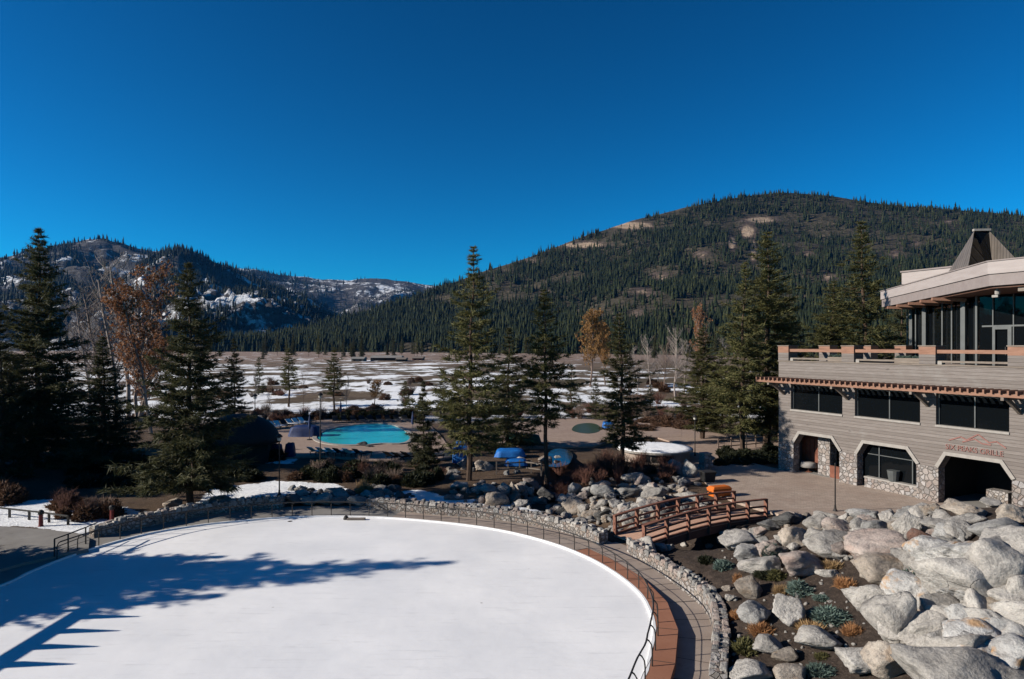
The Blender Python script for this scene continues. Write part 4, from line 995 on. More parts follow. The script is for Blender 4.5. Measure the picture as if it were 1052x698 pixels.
# coping round the pool
def ring_curb(name, pxs, w, z0, z1, m, label, cat):
    a = catmull([P(*p) for p in pxs], .5, True); b = offset(a, w)
    if inside(a, *[np.array([v]) for v in b[3]])[0]: b = offset(a, -w)
    k = len(a); mb = MB()
    for i in range(k):
        for p, z in ((a[i], z0), (a[i], z1), (b[i], z1), (b[i], z0)): mb.v.append((p[0], p[1], z))
    for i in range(k):
        j = (i + 1) % k
        for q in range(3): mb.f.append((4 * i + q, 4 * i + q + 1, 4 * j + q + 1, 4 * j + q))
    return tag(mb.build(name, m), label, cat)
ring_curb('pool_coping', [(326, 450), (338, 443.5), (360, 439), (392, 436.8), (410, 441), (421, 450), (414, 457), (392, 457.5), (372, 459), (345, 458.5), (329, 455)], .45, .1, .24, M['trim'], 'pale stone coping round the turquoise pool', 'coping')

# ------------------------------------------------------------------ low stone walls
def low_wall(name, pxs, th, h, label, zf=lambda i: 0.0, base=-.5, cap=True, step=.6):
    c = catmull([P(*p) for p in pxs], step); t = np.gradient(c, axis=0); t /= np.linalg.norm(t, axis=1)[:, None]; nm = np.stack([-t[:, 1], t[:, 0]], 1)
    k = len(c); f = np.arange(k) / (k - 1)
    r = np.random.RandomState(len(pxs)); jit = r.uniform(-.05, .07, k)
    root = empty(name, (float(c[k // 2][0]), float(c[k // 2][1]), 0), 0, label, 'wall'); ox, oy = root.location[0], root.location[1]
    def solid(off, z0f, z1f, m, nm_):
        mb = MB()
        for i in range(k):
            a = c[i] - nm[i] * (th / 2 + off + jit[i] * .3); b = c[i] + nm[i] * (th / 2 + off)
            mb.v += [(a[0] - ox, a[1] - oy, z0f(i)), (b[0] - ox, b[1] - oy, z0f(i)), (b[0] - ox, b[1] - oy, z1f(i)), (a[0] - ox, a[1] - oy, z1f(i))]
        for i in range(k - 1):
            for q in range(4): mb.f.append((4 * i + q, 4 * i + (q + 1) % 4, 4 * i + 4 + (q + 1) % 4, 4 * i + 4 + q))
        mb.f += [(0, 1, 2, 3), tuple(4 * (k - 1) + q for q in (3, 2, 1, 0))]
        return mb.build(nm_, m, root)
    solid(0, lambda i: base, lambda i: h + zf(f[i]) + jit[i] * .5, M['wallstone'], 'masonry')
    if cap:
        # irregular cap stones in two courses of colour
        mbs = [MB(), MB(), MB()]
        Lc = np.r_[0, np.cumsum(np.linalg.norm(np.diff(c, axis=0), axis=1))]
        for lane in (-1, 1):
            s = 0.0
            while s < Lc[-1] - .1:
                l = r.uniform(.22, .5); s1 = min(s + l, Lc[-1]); fm = (s + s1) / 2 / Lc[-1]
                pa = np.array([np.interp(s + .012, Lc, c[:, 0]), np.interp(s + .012, Lc, c[:, 1])]); pb = np.array([np.interp(s1 - .012, Lc, c[:, 0]), np.interp(s1 - .012, Lc, c[:, 1])])
                d = (pb - pa) / (np.linalg.norm(pb - pa) + 1e-6); q = np.array([-d[1], d[0]]) * lane; ins, outw = q * .012, q * (th / 2 + r.uniform(-.02, .07))
                z0 = h + zf(fm) - .16; zz = h + zf(fm) + r.uniform(.0, .15)
                ring = [pa + ins, pb + ins, pb + outw * r.uniform(.9, 1.08), pa + outw * r.uniform(.9, 1.08)]
                ct = sum(ring) / 4; sh = r.uniform(.62, .86)
                mbs[r.randint(3)].hull([(p[0] - ox, p[1] - oy, z0) for p in ring], [((ct + (p - ct) * sh)[0] - ox, (ct + (p - ct) * sh)[1] - oy, zz + r.uniform(-.04, .04)) for p in ring]); s = s1
        for mb, mm in zip(mbs, ('granite', 'pinkrock', 'bluerock')): mb.build('cap_stones', M[mm], root, bevel=.035)
    return root
low_wall('stone_wall', [(94, 552), (120, 546.5), (150, 540.5), (190, 532), (230, 526), (270, 522.5), (292, 521.5)], .6, .62, 'dark shaded stone wall curving along the rink from the grey pavement to the loose rocks', lambda f: -.15 * max(0, .15 - f) / .15)
low_wall('stone_wall', [(378, 522), (400, 523), (440, 527), (480, 530), (520, 534), (555, 539.5), (590, 548), (620, 559)], .6, .58, 'sunlit rubble stone wall along the rink from the loose rocks to the footbridge')
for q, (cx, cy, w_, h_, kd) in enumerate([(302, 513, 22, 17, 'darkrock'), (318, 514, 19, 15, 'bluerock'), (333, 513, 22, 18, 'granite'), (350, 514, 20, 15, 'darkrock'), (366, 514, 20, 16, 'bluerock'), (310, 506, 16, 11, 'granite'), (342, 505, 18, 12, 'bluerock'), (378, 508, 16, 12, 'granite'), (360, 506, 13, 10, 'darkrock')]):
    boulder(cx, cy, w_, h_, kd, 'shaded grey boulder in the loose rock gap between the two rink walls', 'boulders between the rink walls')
low_wall('stone_wall', [(648, 566), (668, 579), (690, 592), (712, 606), (728, 618), (738, 634), (741, 655), (740, 680), (738, 705)], .50, .55, 'pale rubble stone wall along the walkway below the footbridge', lambda f: -.16 * f, -.9)

# ------------------------------------------------------------------ rink railing
def railing():
    root = empty('rink_railing', (0, 0, 0), 0, 'thin dark iron railing around the white rink', 'railing')
    E = offset(RINK, .18)
    Ls = np.r_[0, np.cumsum(np.linalg.norm(np.diff(E, axis=0), axis=1))]
    at = lambda s: (float(np.interp(s, Ls, E[:, 0])), float(np.interp(s, Ls, E[:, 1])))
    i0, i1 = nearest(P(62, 575)), nearest(P(657, 700))
    s0, s1 = Ls[i0], Ls[min(i1 + 6, nR - 1)]
    pm = MB().tube([(0, 0, -.05), (0, 0, .5), (0, -.02, .66), (0, -.10, .78), (0, -.17, .82)], .024, 6).mesh('post', M['iron'])
    IR = offset(RINK, .18 - .17); ix = lambda s_: (float(np.interp(s_, Ls, IR[:, 0])), float(np.interp(s_, Ls, IR[:, 1])))
    s = s0
    k = int((s1 - s0) / 1.1)
    for i in range(k + 1):
        q = s0 + (s1 - s0) * i / k; x, y = at(q); a = ix(q); po = link('post', pm, root, (x, y, 0)); po.rotation_euler = (0, 0, math.atan2(a[1] - y, a[0] - x) + PI / 2)
    pts = [at(q) for q in np.linspace(s0, s1, 160)]; pin = [ix(q) for q in np.linspace(s0, s1, 160)]
    MB().tube([(x, y, .825) for x, y in pin], .03, 6).build('top_rail', M['iron'], root, True)
    MB().tube([(x, y, .40) for x, y in pts], .009, 5).build('wire', M['iron'], root, True)
    return root
railing()
# handrail on the grey pavement
hr = empty('hand_railing', (0, 0, 0), 0, 'dark handrail with few posts across the grey pavement by the rink corner', 'railing')
hp = [P(56, 572, .13), P(70, 566.5, .13), P(88, 559, .13), P(100, 553.5, .13)]
MB().tube([(x, y, .95) for x, y in hp], .03, 6).build('top_rail', M['iron'], hr)
MB().tube([(x, y, .55) for x, y in hp], .02, 6).build('lower_rail', M['iron'], hr)
for x, y in hp[:3]: MB().tube([(x, y, .12), (x, y, .95)], .035, 6).build('post', M['iron'], hr)

# ------------------------------------------------------------------ footbridge
def bridge():
    A = np.array([(P(637, 548)[0] + P(664, 568)[0]) / 2, (P(637, 548)[1] + P(664, 568)[1]) / 2]); B = np.array(P(771, 534))
    A = A + np.array([-.25, -.1])
    d = B - A; Lg = float(np.linalg.norm(d)); ang = math.atan2(d[1], d[0]); Wd = 2.3
    root = empty('footbridge', (A[0], A[1], .06), ang, 'arched red-brown timber footbridge between rink walkway and plaza', 'bridge')
    arc = lambda x: .24 * math.sin(PI * min(max(x / Lg, 0), 1)) + .28 * min(max(x / Lg, 0), 1)
    deck = MB(); n = 58
    for i in range(n):
        x0, x1 = Lg * i / n + .006, Lg * (i + 1) / n - .006; z0, z1 = arc(x0), arc(x1)
        deck.hull([(x0, -Wd / 2, z0), (x0, Wd / 2, z0), (x0, Wd / 2, z0 + .05), (x0, -Wd / 2, z0 + .05)], [(x1, -Wd / 2, z1), (x1, Wd / 2, z1), (x1, Wd / 2, z1 + .05), (x1, -Wd / 2, z1 + .05)])
    deck.build('deck', M['bridgedeck'], root)
    xs = np.linspace(0, Lg, 25)
    def band(y0, y1, z0, z1, name, m=None):
        mb = MB()
        for x in xs: z = arc(x); mb.v += [(x, y0, z + z0), (x, y1, z + z0), (x, y1, z + z1), (x, y0, z + z1)]
        for i in range(len(xs) - 1):
            for q in range(4): mb.f.append((4 * i + q, 4 * i + (q + 1) % 4, 4 * i + 4 + (q + 1) % 4, 4 * i + 4 + q))
        e = 4 * (len(xs) - 1); mb.f += [(0, 1, 2, 3), (e + 3, e + 2, e + 1, e)]
        return mb.build(name, m or M['bridgewood'], root)
    for y in (-Wd / 2 + .15, Wd / 2 - .15): band(y - .09, y + .09, -.42, -.01, 'girder')
    for s in (-1, 1):
        y = s * (Wd / 2 - .02)
        band(y - .09, y + .09, 1.03, 1.10, 'top_rail')
        for z in (.30, .62): band(y - .03, y + .03, z, z + .10, 'rail')
        band(y - .05, y + .05, .06, .16, 'rail')
        for i in range(7):
            x = .08 + (Lg - .16) * i / 6; z = arc(x)
            MB().box(x - .055, x + .055, y - .105, y + .105, z - .35, z + 1.02).build('post', M['bridgewood'], root)
bridge()

# ------------------------------------------------------------------ lodge
root = empty('lodge_building', (C0[0], C0[1], 0), ANG, 'stone and weathered board lodge with three arches, a roof terrace and a glazed upper room', 'building')
S1 = 34.0
arches = [(1.47, 2.05, 4.85, 5.53), (6.94, 7.46, 10.5, 11.19), (12.57, 13.05, 16.1, 16.7), (18.4, 18.9, 22.0, 22.6)]
wins = [(1.19, 5.75), (6.74, 11.4), (12.4, 16.55), (17.7, 22.4)]
TH = .6
def part(mb, name, m, bev=0): return mb.build(name, M[m], root, bevel=bev)
prev = 0.0
for a0, f0, f1, a1 in arches: part(MB().box(prev, a0, -.04, TH, -.6, 2.345), 'stone_pier', 'rubble'); prev = a1
part(MB().box(prev, S1, -.04, TH, -.6, 2.345), 'stone_pier', 'rubble')
w = MB(); pa, pf = 0.0, 0.0
for a0, f0, f1, a1 in arches: w.prism_xz([(pa, 2.35), (a0, 2.35), (f0, 3.2), (pf, 3.2)], 0, TH); pa, pf = a1, f1
w.prism_xz([(pa, 2.35), (S1, 2.35), (S1, 3.2), (pf, 3.2)], 0, TH)
w.box(0, S1, 0, TH, 3.2, 4.97)
pv = 0.0
for a, b in wins: w.box(pv, a, 0, TH, 4.97, 7.0); pv = b
w.box(pv, S1, 0, TH, 4.97, 7.0); w.box(0, S1, 0, TH, 7.0, 8.72)
w.box(0, TH, TH + .002, 24, -.6, 8.72)
part(w, 'wall', 'cladding')
tr = MB()
for a0, f0, f1, a1 in arches:
    pl = [(a0, 2.2), (a0, 2.35), (f0, 3.2), (f1, 3.2), (a1, 2.35), (a1, 2.2)]; out = [(a0 - .2, 2.2), (a0 - .2, 2.45), (f0 - .12, 3.42), (f1 + .12, 3.42), (a1 + .2, 2.45), (a1 + .2, 2.2)]
    mb = MB()
    for i in range(1, 4): mb.prism_xz([pl[i], pl[i + 1], out[i + 1], out[i]], -.09, .25)
    part(mb, 'arch_trim', 'trim')
cp = MB().box(-.05, S1, -.06, TH + .06, 8.722, 8.80); part(cp, 'parapet_cap', 'oldwood')
for k, (a, b) in enumerate(wins):
    wo = MB().box(a, b, .30, .36, 4.97, 7.0).build('window', M['glass'], root)
    c = (a + b) / 2 + .1
    fr = MB().box(c - .035, c + .035, .22, .298, 5.06, 6.94).box(a + .002, a + .08, .22, .298, 4.99, 6.98).box(b - .08, b - .002, .22, .298, 4.99, 6.98).box(a + .082, b - .082, .22, .298, 6.90, 6.98)
    fr.build('frame', M['steel'], wo)
    MB().box(a - .02, b + .02, -.07, .297, 4.90, 5.03).build('sill', M['trim'], wo)
# inside the arches
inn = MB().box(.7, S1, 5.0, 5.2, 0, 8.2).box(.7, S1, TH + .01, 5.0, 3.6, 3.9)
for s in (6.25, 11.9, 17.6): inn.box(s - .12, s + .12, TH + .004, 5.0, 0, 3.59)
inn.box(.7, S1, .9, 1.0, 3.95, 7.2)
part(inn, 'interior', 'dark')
part(MB().box(0.02, S1, TH, 5.0, -.5, .17), 'floor_slab', 'walkgrey')
part(MB().box(2.9, 3.95, .95, 1.7, .17, 3.5), 'stone_column', 'rubble')
rd = MB().box(.75, 2.85, 1.75, 1.87, .17, 3.4)
for k in range(5): rd.box(.82 + k * .40, 1.14 + k * .40, 1.67, 1.748, .3, 2.7)
part(rd, 'timber_screen', 'darkred')
part(MB().box(4.1, 5.3, .75, .83, .17, 1.0).box(4.1, 5.3, .70, .88, 1.002, 1.06), 'half_door', 'darkred')
part(MB().box(7.4, 11.19, .12, .52, -.3, .80), 'stone_sill_wall', 'rubble')
part(MB().box(7.36, 11.18, .10, .54, .802, .90), 'sill_cap', 'trim')
g2 = MB().box(7.0, 11.18, .58, .62, .2, 3.19).build('window', M['glass'], root)
MB().box(8.2, 8.27, .48, .578, .9, 3.1).box(10.55, 10.62, .48, .578, .9, 2.9).box(7.4, 11.1, .48, .578, 2.42, 2.47).build('frame', M['steel'], g2)
ch = MB().lathe([(.28, .9), (.34, 1.2), (.40, 1.62)], 12, (9.4, .30)); part(ch, 'planter_pot', 'steel')
tb = empty('bistro_table', (*fac(1.95, 1.05), .17), ANG, 'small round table with a cream cloth standing inside the first arch', 'table')
MB().lathe([(.62, .40), (.56, .70), (.52, .76), (.05, .78)], 20).build('table_cloth', M['trim'], tb, True); MB().lathe([(.28, 0), (.26, .04), (.05, .08), (.05, .42)], 10).build('pedestal', M['darkred'], tb)
wb = MB().box(14.5, 15.7, 1.5, 2.3, 0, 1.25); part(wb, 'stone_bench_wall', 'wallstone')
# pergola: beam, rafters, brackets
pg = MB().box(-.9, S1, -1.55, -1.38, 7.12, 7.30).build('pergola_beam', M['beamwood'], root)
n = int((S1 + .9) / .42)
raf = MB().box(-.75, -.65, -1.7, -.004, 7.305, 7.50).mesh('rafter', M['beamwood'])
for i in range(n):
    link('rafter', raf, root, (i * .42, 0, 0))
for a in (.55, 6.2, 11.9, 17.1, 22.9):
    MB().bar((a, -.02, 6.2), (a, -1.36, 7.10), .16, .2).bar((a, -.004, 7.03), (a, -1.75, 7.03), .16, .17).build('bracket', M['oldwood'], root)
# parapet posts and rails
posts = [(0, 1.0), (5.72, 6.7), (11.35, 12.4), (16.5, 17.9), (22.3, 23.5)]
for a, b in posts:
    po = MB().box(a, b, -.05, .95, 8.802, 9.42).build('parapet_post', M['cladding'], root)
    MB().box(a - .01, b + .01, -.06, .96, 9.422, 9.93).build('cedar_block', M['beamwood'], po)
    MB().box(a - .05, b + .05, -.10, 1.0, 9.932, 10.0).build('cap', M['oldwood'], po)
for (a, b), (c, d) in zip(posts[:-1], posts[1:]):
    part(MB().box(b + .012, c - .012, .05, .35, 9.50, 9.72), 'top_rail', 'beamwood')
    part(MB().box(b + .012, c - .012, .12, .30, 8.92, 9.04), 'lower_rail', 'oldwood')
    part(MB().box(b + .012, b + .30, .10, .40, 8.80, 9.0), 'rail_block', 'trim')
for d0 in (4.6, 9.6, 14.2):
    po = MB().box(-.02, 1.0, d0, d0 + .9, 8.72, 9.42).build('parapet_post', M['cladding'], root)
    MB().box(-.03, 1.01, d0 - .01, d0 + .91, 9.422, 9.93).build('cedar_block', M['beamwood'], po)
    MB().box(-.06, 1.04, d0 - .05, d0 + .95, 9.932, 10.0).build('cap', M['oldwood'], po)
for d0, d1 in ((.97, 4.58), (5.52, 9.58), (10.52, 14.18)):
    part(MB().box(.2, .5, d0, d1, 9.50, 9.72), 'top_rail', 'beamwood')
part(MB().box(TH + .01, S1, TH + .01, 24, 8.3, 8.5), 'terrace_floor', 'walk')
# terrace furniture hint and low planters
for (s, d, w_, c) in ((7.6, 3.0, 2.4, 'sage'), (2.4, 2.6, 2.2, 'sage')):
    o = MB().box(s, s + w_, d, d + .5, 8.5, 9.1).build('planter_box', M['oldwood'], None, bevel=.02); o.location = (C0[0], C0[1], 0); o.rotation_euler = (0, 0, ANG)
    tag(o, 'weathered planter box on the roof terrace between the %s parapet posts' % ('second and third' if s > 5 else 'first and second'), 'planter')
    for i in range(6):
        p = fac(s + .2 + i * (w_ - .4) / 5, d + .25); bb = bush_at(SAGE[i % 2], p[0], p[1], 9.08, .5, .34, 'planter_shrub', 'low green shrub growing in the weathered planter box between the %s parapet posts' % ('second and third' if s > 5 else 'first and second'), 'shrub', 'planter shrubs %s' % ('on the middle terrace bay' if s > 5 else 'on the first terrace bay'))
# upper room
def loc(X, Y): dx = np.array([X, Y]) - C0; return float(dx @ U), float(dx @ NI)
cr = loc(30.9, 43.0); le = loc(37.3, 67.0)
rfp = [cr, (S1, cr[1]), (S1, 32), (le[0] + 7, 32), le]
def inset(poly, d):
    n = len(poly); out = []
    for i in range(n):
        p0, p1, p2 = [np.array(poly[(i + k) % n]) for k in (-1, 0, 1)]
        a = (p1 - p0) / np.linalg.norm(p1 - p0); b = (p2 - p1) / np.linalg.norm(p2 - p1); na = np.array([-a[1], a[0]]); nb = np.array([-b[1], b[0]])
        m = na + nb; m = m / (m @ na); out.append(tuple(p1 + m * d))
    return out
part(MB().prism_xy(rfp, 14.62, 15.42), 'roof', 'fascia')
part(MB().prism_xy(inset(rfp, .10), 13.86, 14.618), 'fascia_band', 'fascia_low')
part(MB().prism_xy(inset(rfp, .32), 13.70, 13.858), 'soffit', 'soffit')
part(MB().prism_xy(inset(rfp, -.06), 15.422, 15.50), 'roof_edge', 'fascia_low')
def inset_e(poly, ds):
    n = len(poly); out = []
    for i in range(n):
        p0, p1, p2 = [np.array(poly[(i + k) % n]) for k in (-1, 0, 1)]
        a = (p1 - p0) / np.linalg.norm(p1 - p0); b = (p2 - p1) / np.linalg.norm(p2 - p1)
        A2 = np.array([[-a[1], a[0]], [-b[1], b[0]]]); out.append(tuple(p1 + np.linalg.solve(A2, np.array([ds[i - 1], ds[i]]))))
    return out
gl = inset_e(rfp, [6.3, 3.0, 3.0, 3.0, 2.2])
ro = MB().prism_xy(gl, 8.502, 13.698).build('glass_wall', M['glass'], root)
g0, g1, gL = np.array(gl[0]), np.array(gl[1]), np.array(gl[4])
dch = (gL - g0) / np.linalg.norm(gL - g0); LC = float(np.linalg.norm(gL - g0)); nch = np.array([dch[1], -dch[0]])
if nch @ (np.array([15, 25]) - g0) > 0: nch = -nch
for q, wd in ((.12, .14), (2.2, .34), (5.0, .10), (7.1, .10), (11.0, .34), (13.9, .10), (16.5, .08), (LC - .2, .30)):
    p = g0 + dch * q + nch * (.10 + wd / 2)
    b = MB(); hw = wd / 2
    b.box(p[0] - hw, p[0] + hw, p[1] - hw, p[1] + hw, 8.51, 13.69); part(b, 'column' if wd > .2 else 'mullion', 'steel')
for i in range(8):
    s = g0[0] + .9 + i * 1.35
    part(MB().box(s, s + .07, g0[1] - .10, g0[1] - .005, 8.51, 13.69), 'mullion', 'steel')
part(MB().box(g0[0] + .2, S1 - 3.2, g0[1] - .11, g0[1] - .004, 11.35, 11.47), 'transom', 'steel')
dr = MB().box(g0[0] + 1.0, g0[0] + 1.12, g0[1] - .17, g0[1] - .112, 8.51, 11.35).box(g0[0] + 1.95, g0[0] + 2.2, g0[1] - .17, g0[1] - .112, 8.51, 11.35).box(g0[0] + 1.122, g0[0] + 1.948, g0[1] - .17, g0[1] - .112, 11.16, 11.345).build('door', M['steel'], root)
MB().box(g0[0] + 1.82, g0[0] + 1.86, g0[1] - .24, g0[1] - .172, 9.3, 9.9).build('handle', M['iron'], dr)
# rafter tails under the soffit
for q in (.12, .30, .50, .72, .92):
    p = g0 + dch * (q * LC) + nch * .3; e = p + nch * 2.3
    part(MB().bar((p[0], p[1], 13.5), (e[0], e[1], 13.62), .35, .22), 'outrigger', 'beamwood')
for i in range(9):
    s = cr[0] + 1.5 + i * 1.9
    if s < S1 - 1: part(MB().box(s, s + .4, cr[1] + .5, cr[1] + 3.1, 13.42, 13.69), 'outrigger', 'oldwood')
pc = np.array(cr) + np.array([.1, .9]); cam = MB().lathe([(.10, 13.3), (.15, 13.35), (.15, 13.55), (.07, 13.698)], 12, tuple(pc)).box(pc[0] - .3, pc[0] + .06, pc[1] - .08, pc[1] + .08, 13.15, 13.3)
part(cam, 'flood_lamp', 'trim')
# higher roof slab behind
bx0 = loc(41.8, 71.0)
part(MB().box(bx0[0], bx0[0] + 40, bx0[1], bx0[1] + 14, 16.55, 17.8), 'upper_roof', 'fascia')
part(MB().box(bx0[0] - .1, bx0[0] + 40, bx0[1] - .12, bx0[1] + 14, 17.802, 17.95), 'roof_edge', 'fascia_low')
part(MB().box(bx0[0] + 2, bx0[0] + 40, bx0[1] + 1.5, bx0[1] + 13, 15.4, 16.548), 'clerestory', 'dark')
# peaked metal roof with a dark glazed gable
def Lp(px, Y): return loc((px - CX) / F * Y, Y)
YP = 62.0; zt = CAMZ + (HY - 237) / F * YP; zb = 15.6
pl, pr = Lp(1001, YP), Lp(1016, YP); bl, bl2, br1, br2 = Lp(962, YP + 6), Lp(992, YP - 3.5), Lp(1021, YP - 1.5), Lp(1060, YP - 9)
bk = Lp(1010, YP + 12); T = lambda p, z: (p[0], p[1], z)
mb = MB(); mb.v = [T(pl, zt), T(pr, zt), T(bl, zb), T(bl2, zb), T(br1, zb), T(br2, zb), T(bk, zb)]
mb.f = [(0, 2, 3), (1, 4, 5), (0, 6, 2), (1, 5, 6), (0, 1, 6), (2, 6, 5, 4, 3)]
part(mb, 'peaked_roof', 'seam')
gm = MB(); gm.v = [T(pl, zt - .02), T(pr, zt - .02), T(br1, zb), T(bl2, zb)]; gm.f = [(0, 1, 2, 3)]; part(gm, 'gable_glazing', 'glass')
a_, b_ = np.array(pl), np.array(pr); part(MB().bar((a_[0] - .1, a_[1], zt + .05), (b_[0] + .1, b_[1], zt + .05), .35, .2), 'ridge_cap', 'trim')
part(MB().tube([(b_[0], b_[1], zt - 2), (b_[0], b_[1], zt + .5)], .14, 8), 'flue', 'black')
# faded sign painted in red on the boards
red = vary('faded red sign metal', (.15, .065, .055), (.20, .10, .085), 3, .7)
def text(body, s, z, size, sx=1.0):
    c = bpy.data.curves.new('sign_lettering', 'FONT'); c.body = body; c.size = size; c.extrude = .015; c.align_x = 'LEFT'; c.materials.append(red)
    tmp = bpy.data.objects.new('tmp', c); me = bpy.data.meshes.new_from_object(tmp); bpy.data.objects.remove(tmp); me.name = 'sign_lettering'
    o = bpy.data.objects.new('sign_lettering', me); COL.objects.link(o); o.parent = root; o.location = (s, -.03, z); o.rotation_euler = (PI / 2, 0, 0); o.scale = (sx, 1, 1)
    o['label'] = 'faded red capitals on the boards over the widest arch'; return o
text('SIX PEAKS GRILLE', 13.0, 3.60, .44, .95)
mt = MB()
for pts in ([(13.2, 4.15), (13.9, 4.45), (14.25, 4.3), (14.9, 4.72), (15.5, 4.3), (15.9, 4.42), (16.4, 4.1)], [(14.0, 4.15), (14.7, 4.42), (15.1, 4.2), (15.6, 4.18)]):
    for a, b in zip(pts[:-1], pts[1:]): mt.bar((a[0], -.02, a[1]), (b[0], -.02, b[1]), .03, .075)
o = part(mt, 'sign_emblem', 'black'); o.data.materials[0] = red; o['label'] = 'faded red mountain outline above the lettering'

# ------------------------------------------------------------------ small things
def lamp_post(px, by, h, label, group=None, arm=True):
    X, Y = P(px, by); z = gh1(X, Y)
    t = empty('lamp_post', (X, Y, z), 0, label, 'lamp post', group)
    MB().lathe([(.16, 0), (.16, .12), (.07, .3), (.055, .5)], 10).build('base', M['iron'], t)
    MB().tube([(0, 0, .4), (0, 0, h)], .045, 8, .035).build('pole', M['iron'], t)
    if arm:
        MB().lathe([(.05, h), (.20, h + .04), (.22, h + .10), (.06, h + .26)], 10).build('lamp_head', M['iron'], t)
        MB().lathe([(.12, h - .18), (.15, h - .02)], 10).build('lens', M['lens'], t)
    return t
lamp_post(287, 512, 3.9, 'dark lamp post rising from the shaded snow behind the curved wall')
lamp_post(262, 476, 5.6, 'tall lamp post beside the dark curved-roof hut')
lamp_post(329, 484, 6.0, 'tall lamp post in front of the turquoise pool')
lamp_post(858, 528, 3.0, 'slim brown pole at the plaza edge in front of the first arch', arm=False)
lamp_post(714, 470, 3.6, 'thin pole beside the tan path near the snow-topped hut')
lamp_post(767, 466, 4.6, 'lamp post behind the plaza hedge close to the pale-trunked pine')
def bollard(px, by, label):
    X, Y = P(px, by); t = empty('bollard', (X, Y, gh1(X, Y)), 0, label, 'bollard')
    MB().lathe([(.13, 0), (.11, .1), (.10, .62), (.13, .66)], 10).build('post', M['redpost'], t)
    MB().lathe([(.14, .66), (.15, .82), (.07, .9)], 10).build('cap', M['iron'], t)
bollard(42, 541, 'dark red bollard standing in the snow bank'); bollard(115, 535, 'dark bollard beside the end of the curved wall')
# orange bin
X, Y = P(739, 512); bn = empty('storage_bin', (X, Y, .16), .35, 'bright orange lidded plastic bin on the plaza by the bridge', 'bin')
MB().hull([(-.66, -.3, 0), (.66, -.3, 0), (.66, .3, 0), (-.66, .3, 0)], [(-.74, -.37, .46), (.74, -.37, .46), (.74, .37, .46), (-.74, .37, .46)]).build('body', M['orange'], bn, bevel=.06)
MB().hull([(-.78, -.4, .47), (.78, -.4, .47), (.78, .4, .47), (-.78, .4, .47)], [(-.6, -.26, .66), (.6, -.26, .66), (.6, .26, .66), (-.6, .26, .66)]).build('lid', M['orange'], bn, bevel=.05)
MB().tube([(-.76, -.16, .34), (-.92, -.16, .34), (-.92, .16, .34), (-.76, .16, .34)], .03, 6).build('handle', M['black'], bn)
# black planter and stone pillar at plaza corner
X, Y = P(727, 497); bx = empty('planter_box', (X, Y, .16), .2, 'black square planter at the plaza corner beside the stone pillar', 'planter')
MB().hull([(-.36, -.36, 0), (.36, -.36, 0), (.36, .36, 0), (-.36, .36, 0)], [(-.45, -.45, .68), (.45, -.45, .68), (.45, .45, .68), (-.45, .45, .68)]).build('tub', M['black'], bx, bevel=.03)
MB().box(-.49, .49, -.49, .49, .682, .75).build('rim', M['iron'], bx, bevel=.02)
X, Y = P(725, 484); pk = empty('stone_pillar', (X, Y, .1), .3, 'short grey stone pillar at the plaza corner', 'pillar')
MB().hull([(-.45, -.45, 0), (.45, -.45, 0), (.45, .45, 0), (-.45, .45, 0)], [(-.3, -.3, 1.25), (.3, -.3, 1.25), (.3, .3, 1.25), (-.3, .3, 1.25)]).build('shaft', M['rubble'], pk)
MB().box(-.38, .38, -.38, .38, 1.252, 1.36).build('cap', M['granite'], pk, bevel=.03)
# board and puck at the rink edge
X, Y = P(366, 533); o = MB().box(-.52, .52, -.12, .12, -.068, .04).build('wooden_board', M['oldwood'], None, bevel=.02); o.location = (X, Y, 0); tag(o, 'short pale board lying on the ice at the far rink edge', 'board')
X, Y = P(355.5, 532.5); o = MB().lathe([(.16, -.068), (.17, -.02), (.10, .12), (.04, .16)], 10).build('rubber_cone', M['black'], None); o.location = (X, Y, 0); tag(o, 'small black rubber cone beside the board at the rink edge', 'cone')
X, Y = P(298, 534.5); o = MB().lathe([(.14, -.068), (.13, -.08), (.03, -.06)], 10).build('rubber_disc', M['black'], None); o.location = (X, Y, 0); tag(o, 'tiny dark disc lying alone on the far ice', 'disc')

# loungers
def lounger(light):
    t = empty('sun_lounger', (0, 0, 0), 0, '.', 'sun lounger'); m = M['white'] if light else M['black']
    MB().box(-.33, .33, -.95, .35, .30, .36).build('seat', m, t)
    MB().bar((0, .36, .33), (0, .98, .78), .66, .06).build('backrest', m, t)
    fr = MB()
    fr.box(-.36, -.32, -.95, .6, .24, .30).box(.32, .36, -.95, .6, .24, .30); fr.build('frame', M['iron'], t)
    for sx in (-.34, .34):
        for sy in (-.8, .5): MB().box(sx - .02, sx + .02, sy - .02, sy + .02, 0, .24).build('leg', M['iron'], t)
    return t
LW, LB = lounger(True), lounger(False); used = {}
def put(proto, px, py, rz, label, group):
    X, Y = P(px, py, .14); o = copy_tree(proto) if proto in used else proto; used[proto] = 1
    o.location = (X, Y, .14); o.rotation_euler = (0, 0, rz); tag(o, label, 'sun lounger', group); return o
for i in range(8): put(LW if i % 4 != 3 else LB, 275 + i * 6.2, 441.5 - i * .95, .9, ('pale' if i % 4 != 3 else 'dark') + ' sun lounger in the row on the terrace behind the navy cover', ('pale' if i % 4 != 3 else 'dark') + ' loungers behind the navy cover')
for i, px in enumerate([326, 335, 344, 352, 362, 372]): put(LW if i in (0, 1, 2, 4) else LB, px, 467 + .4 * i, 2.6, ('pale' if i in (0, 1, 2, 4) else 'dark') + ' sun lounger in the near row below the turquoise pool', ('pale' if i in (0, 1, 2, 4) else 'dark') + ' loungers below the pool')
for i, px in enumerate([404, 413, 422, 432, 446]): put(LB, px, 472 + (i % 2) * .6, 2.5, 'dark sun lounger on the terrace near the young fir', 'dark loungers near the young fir')
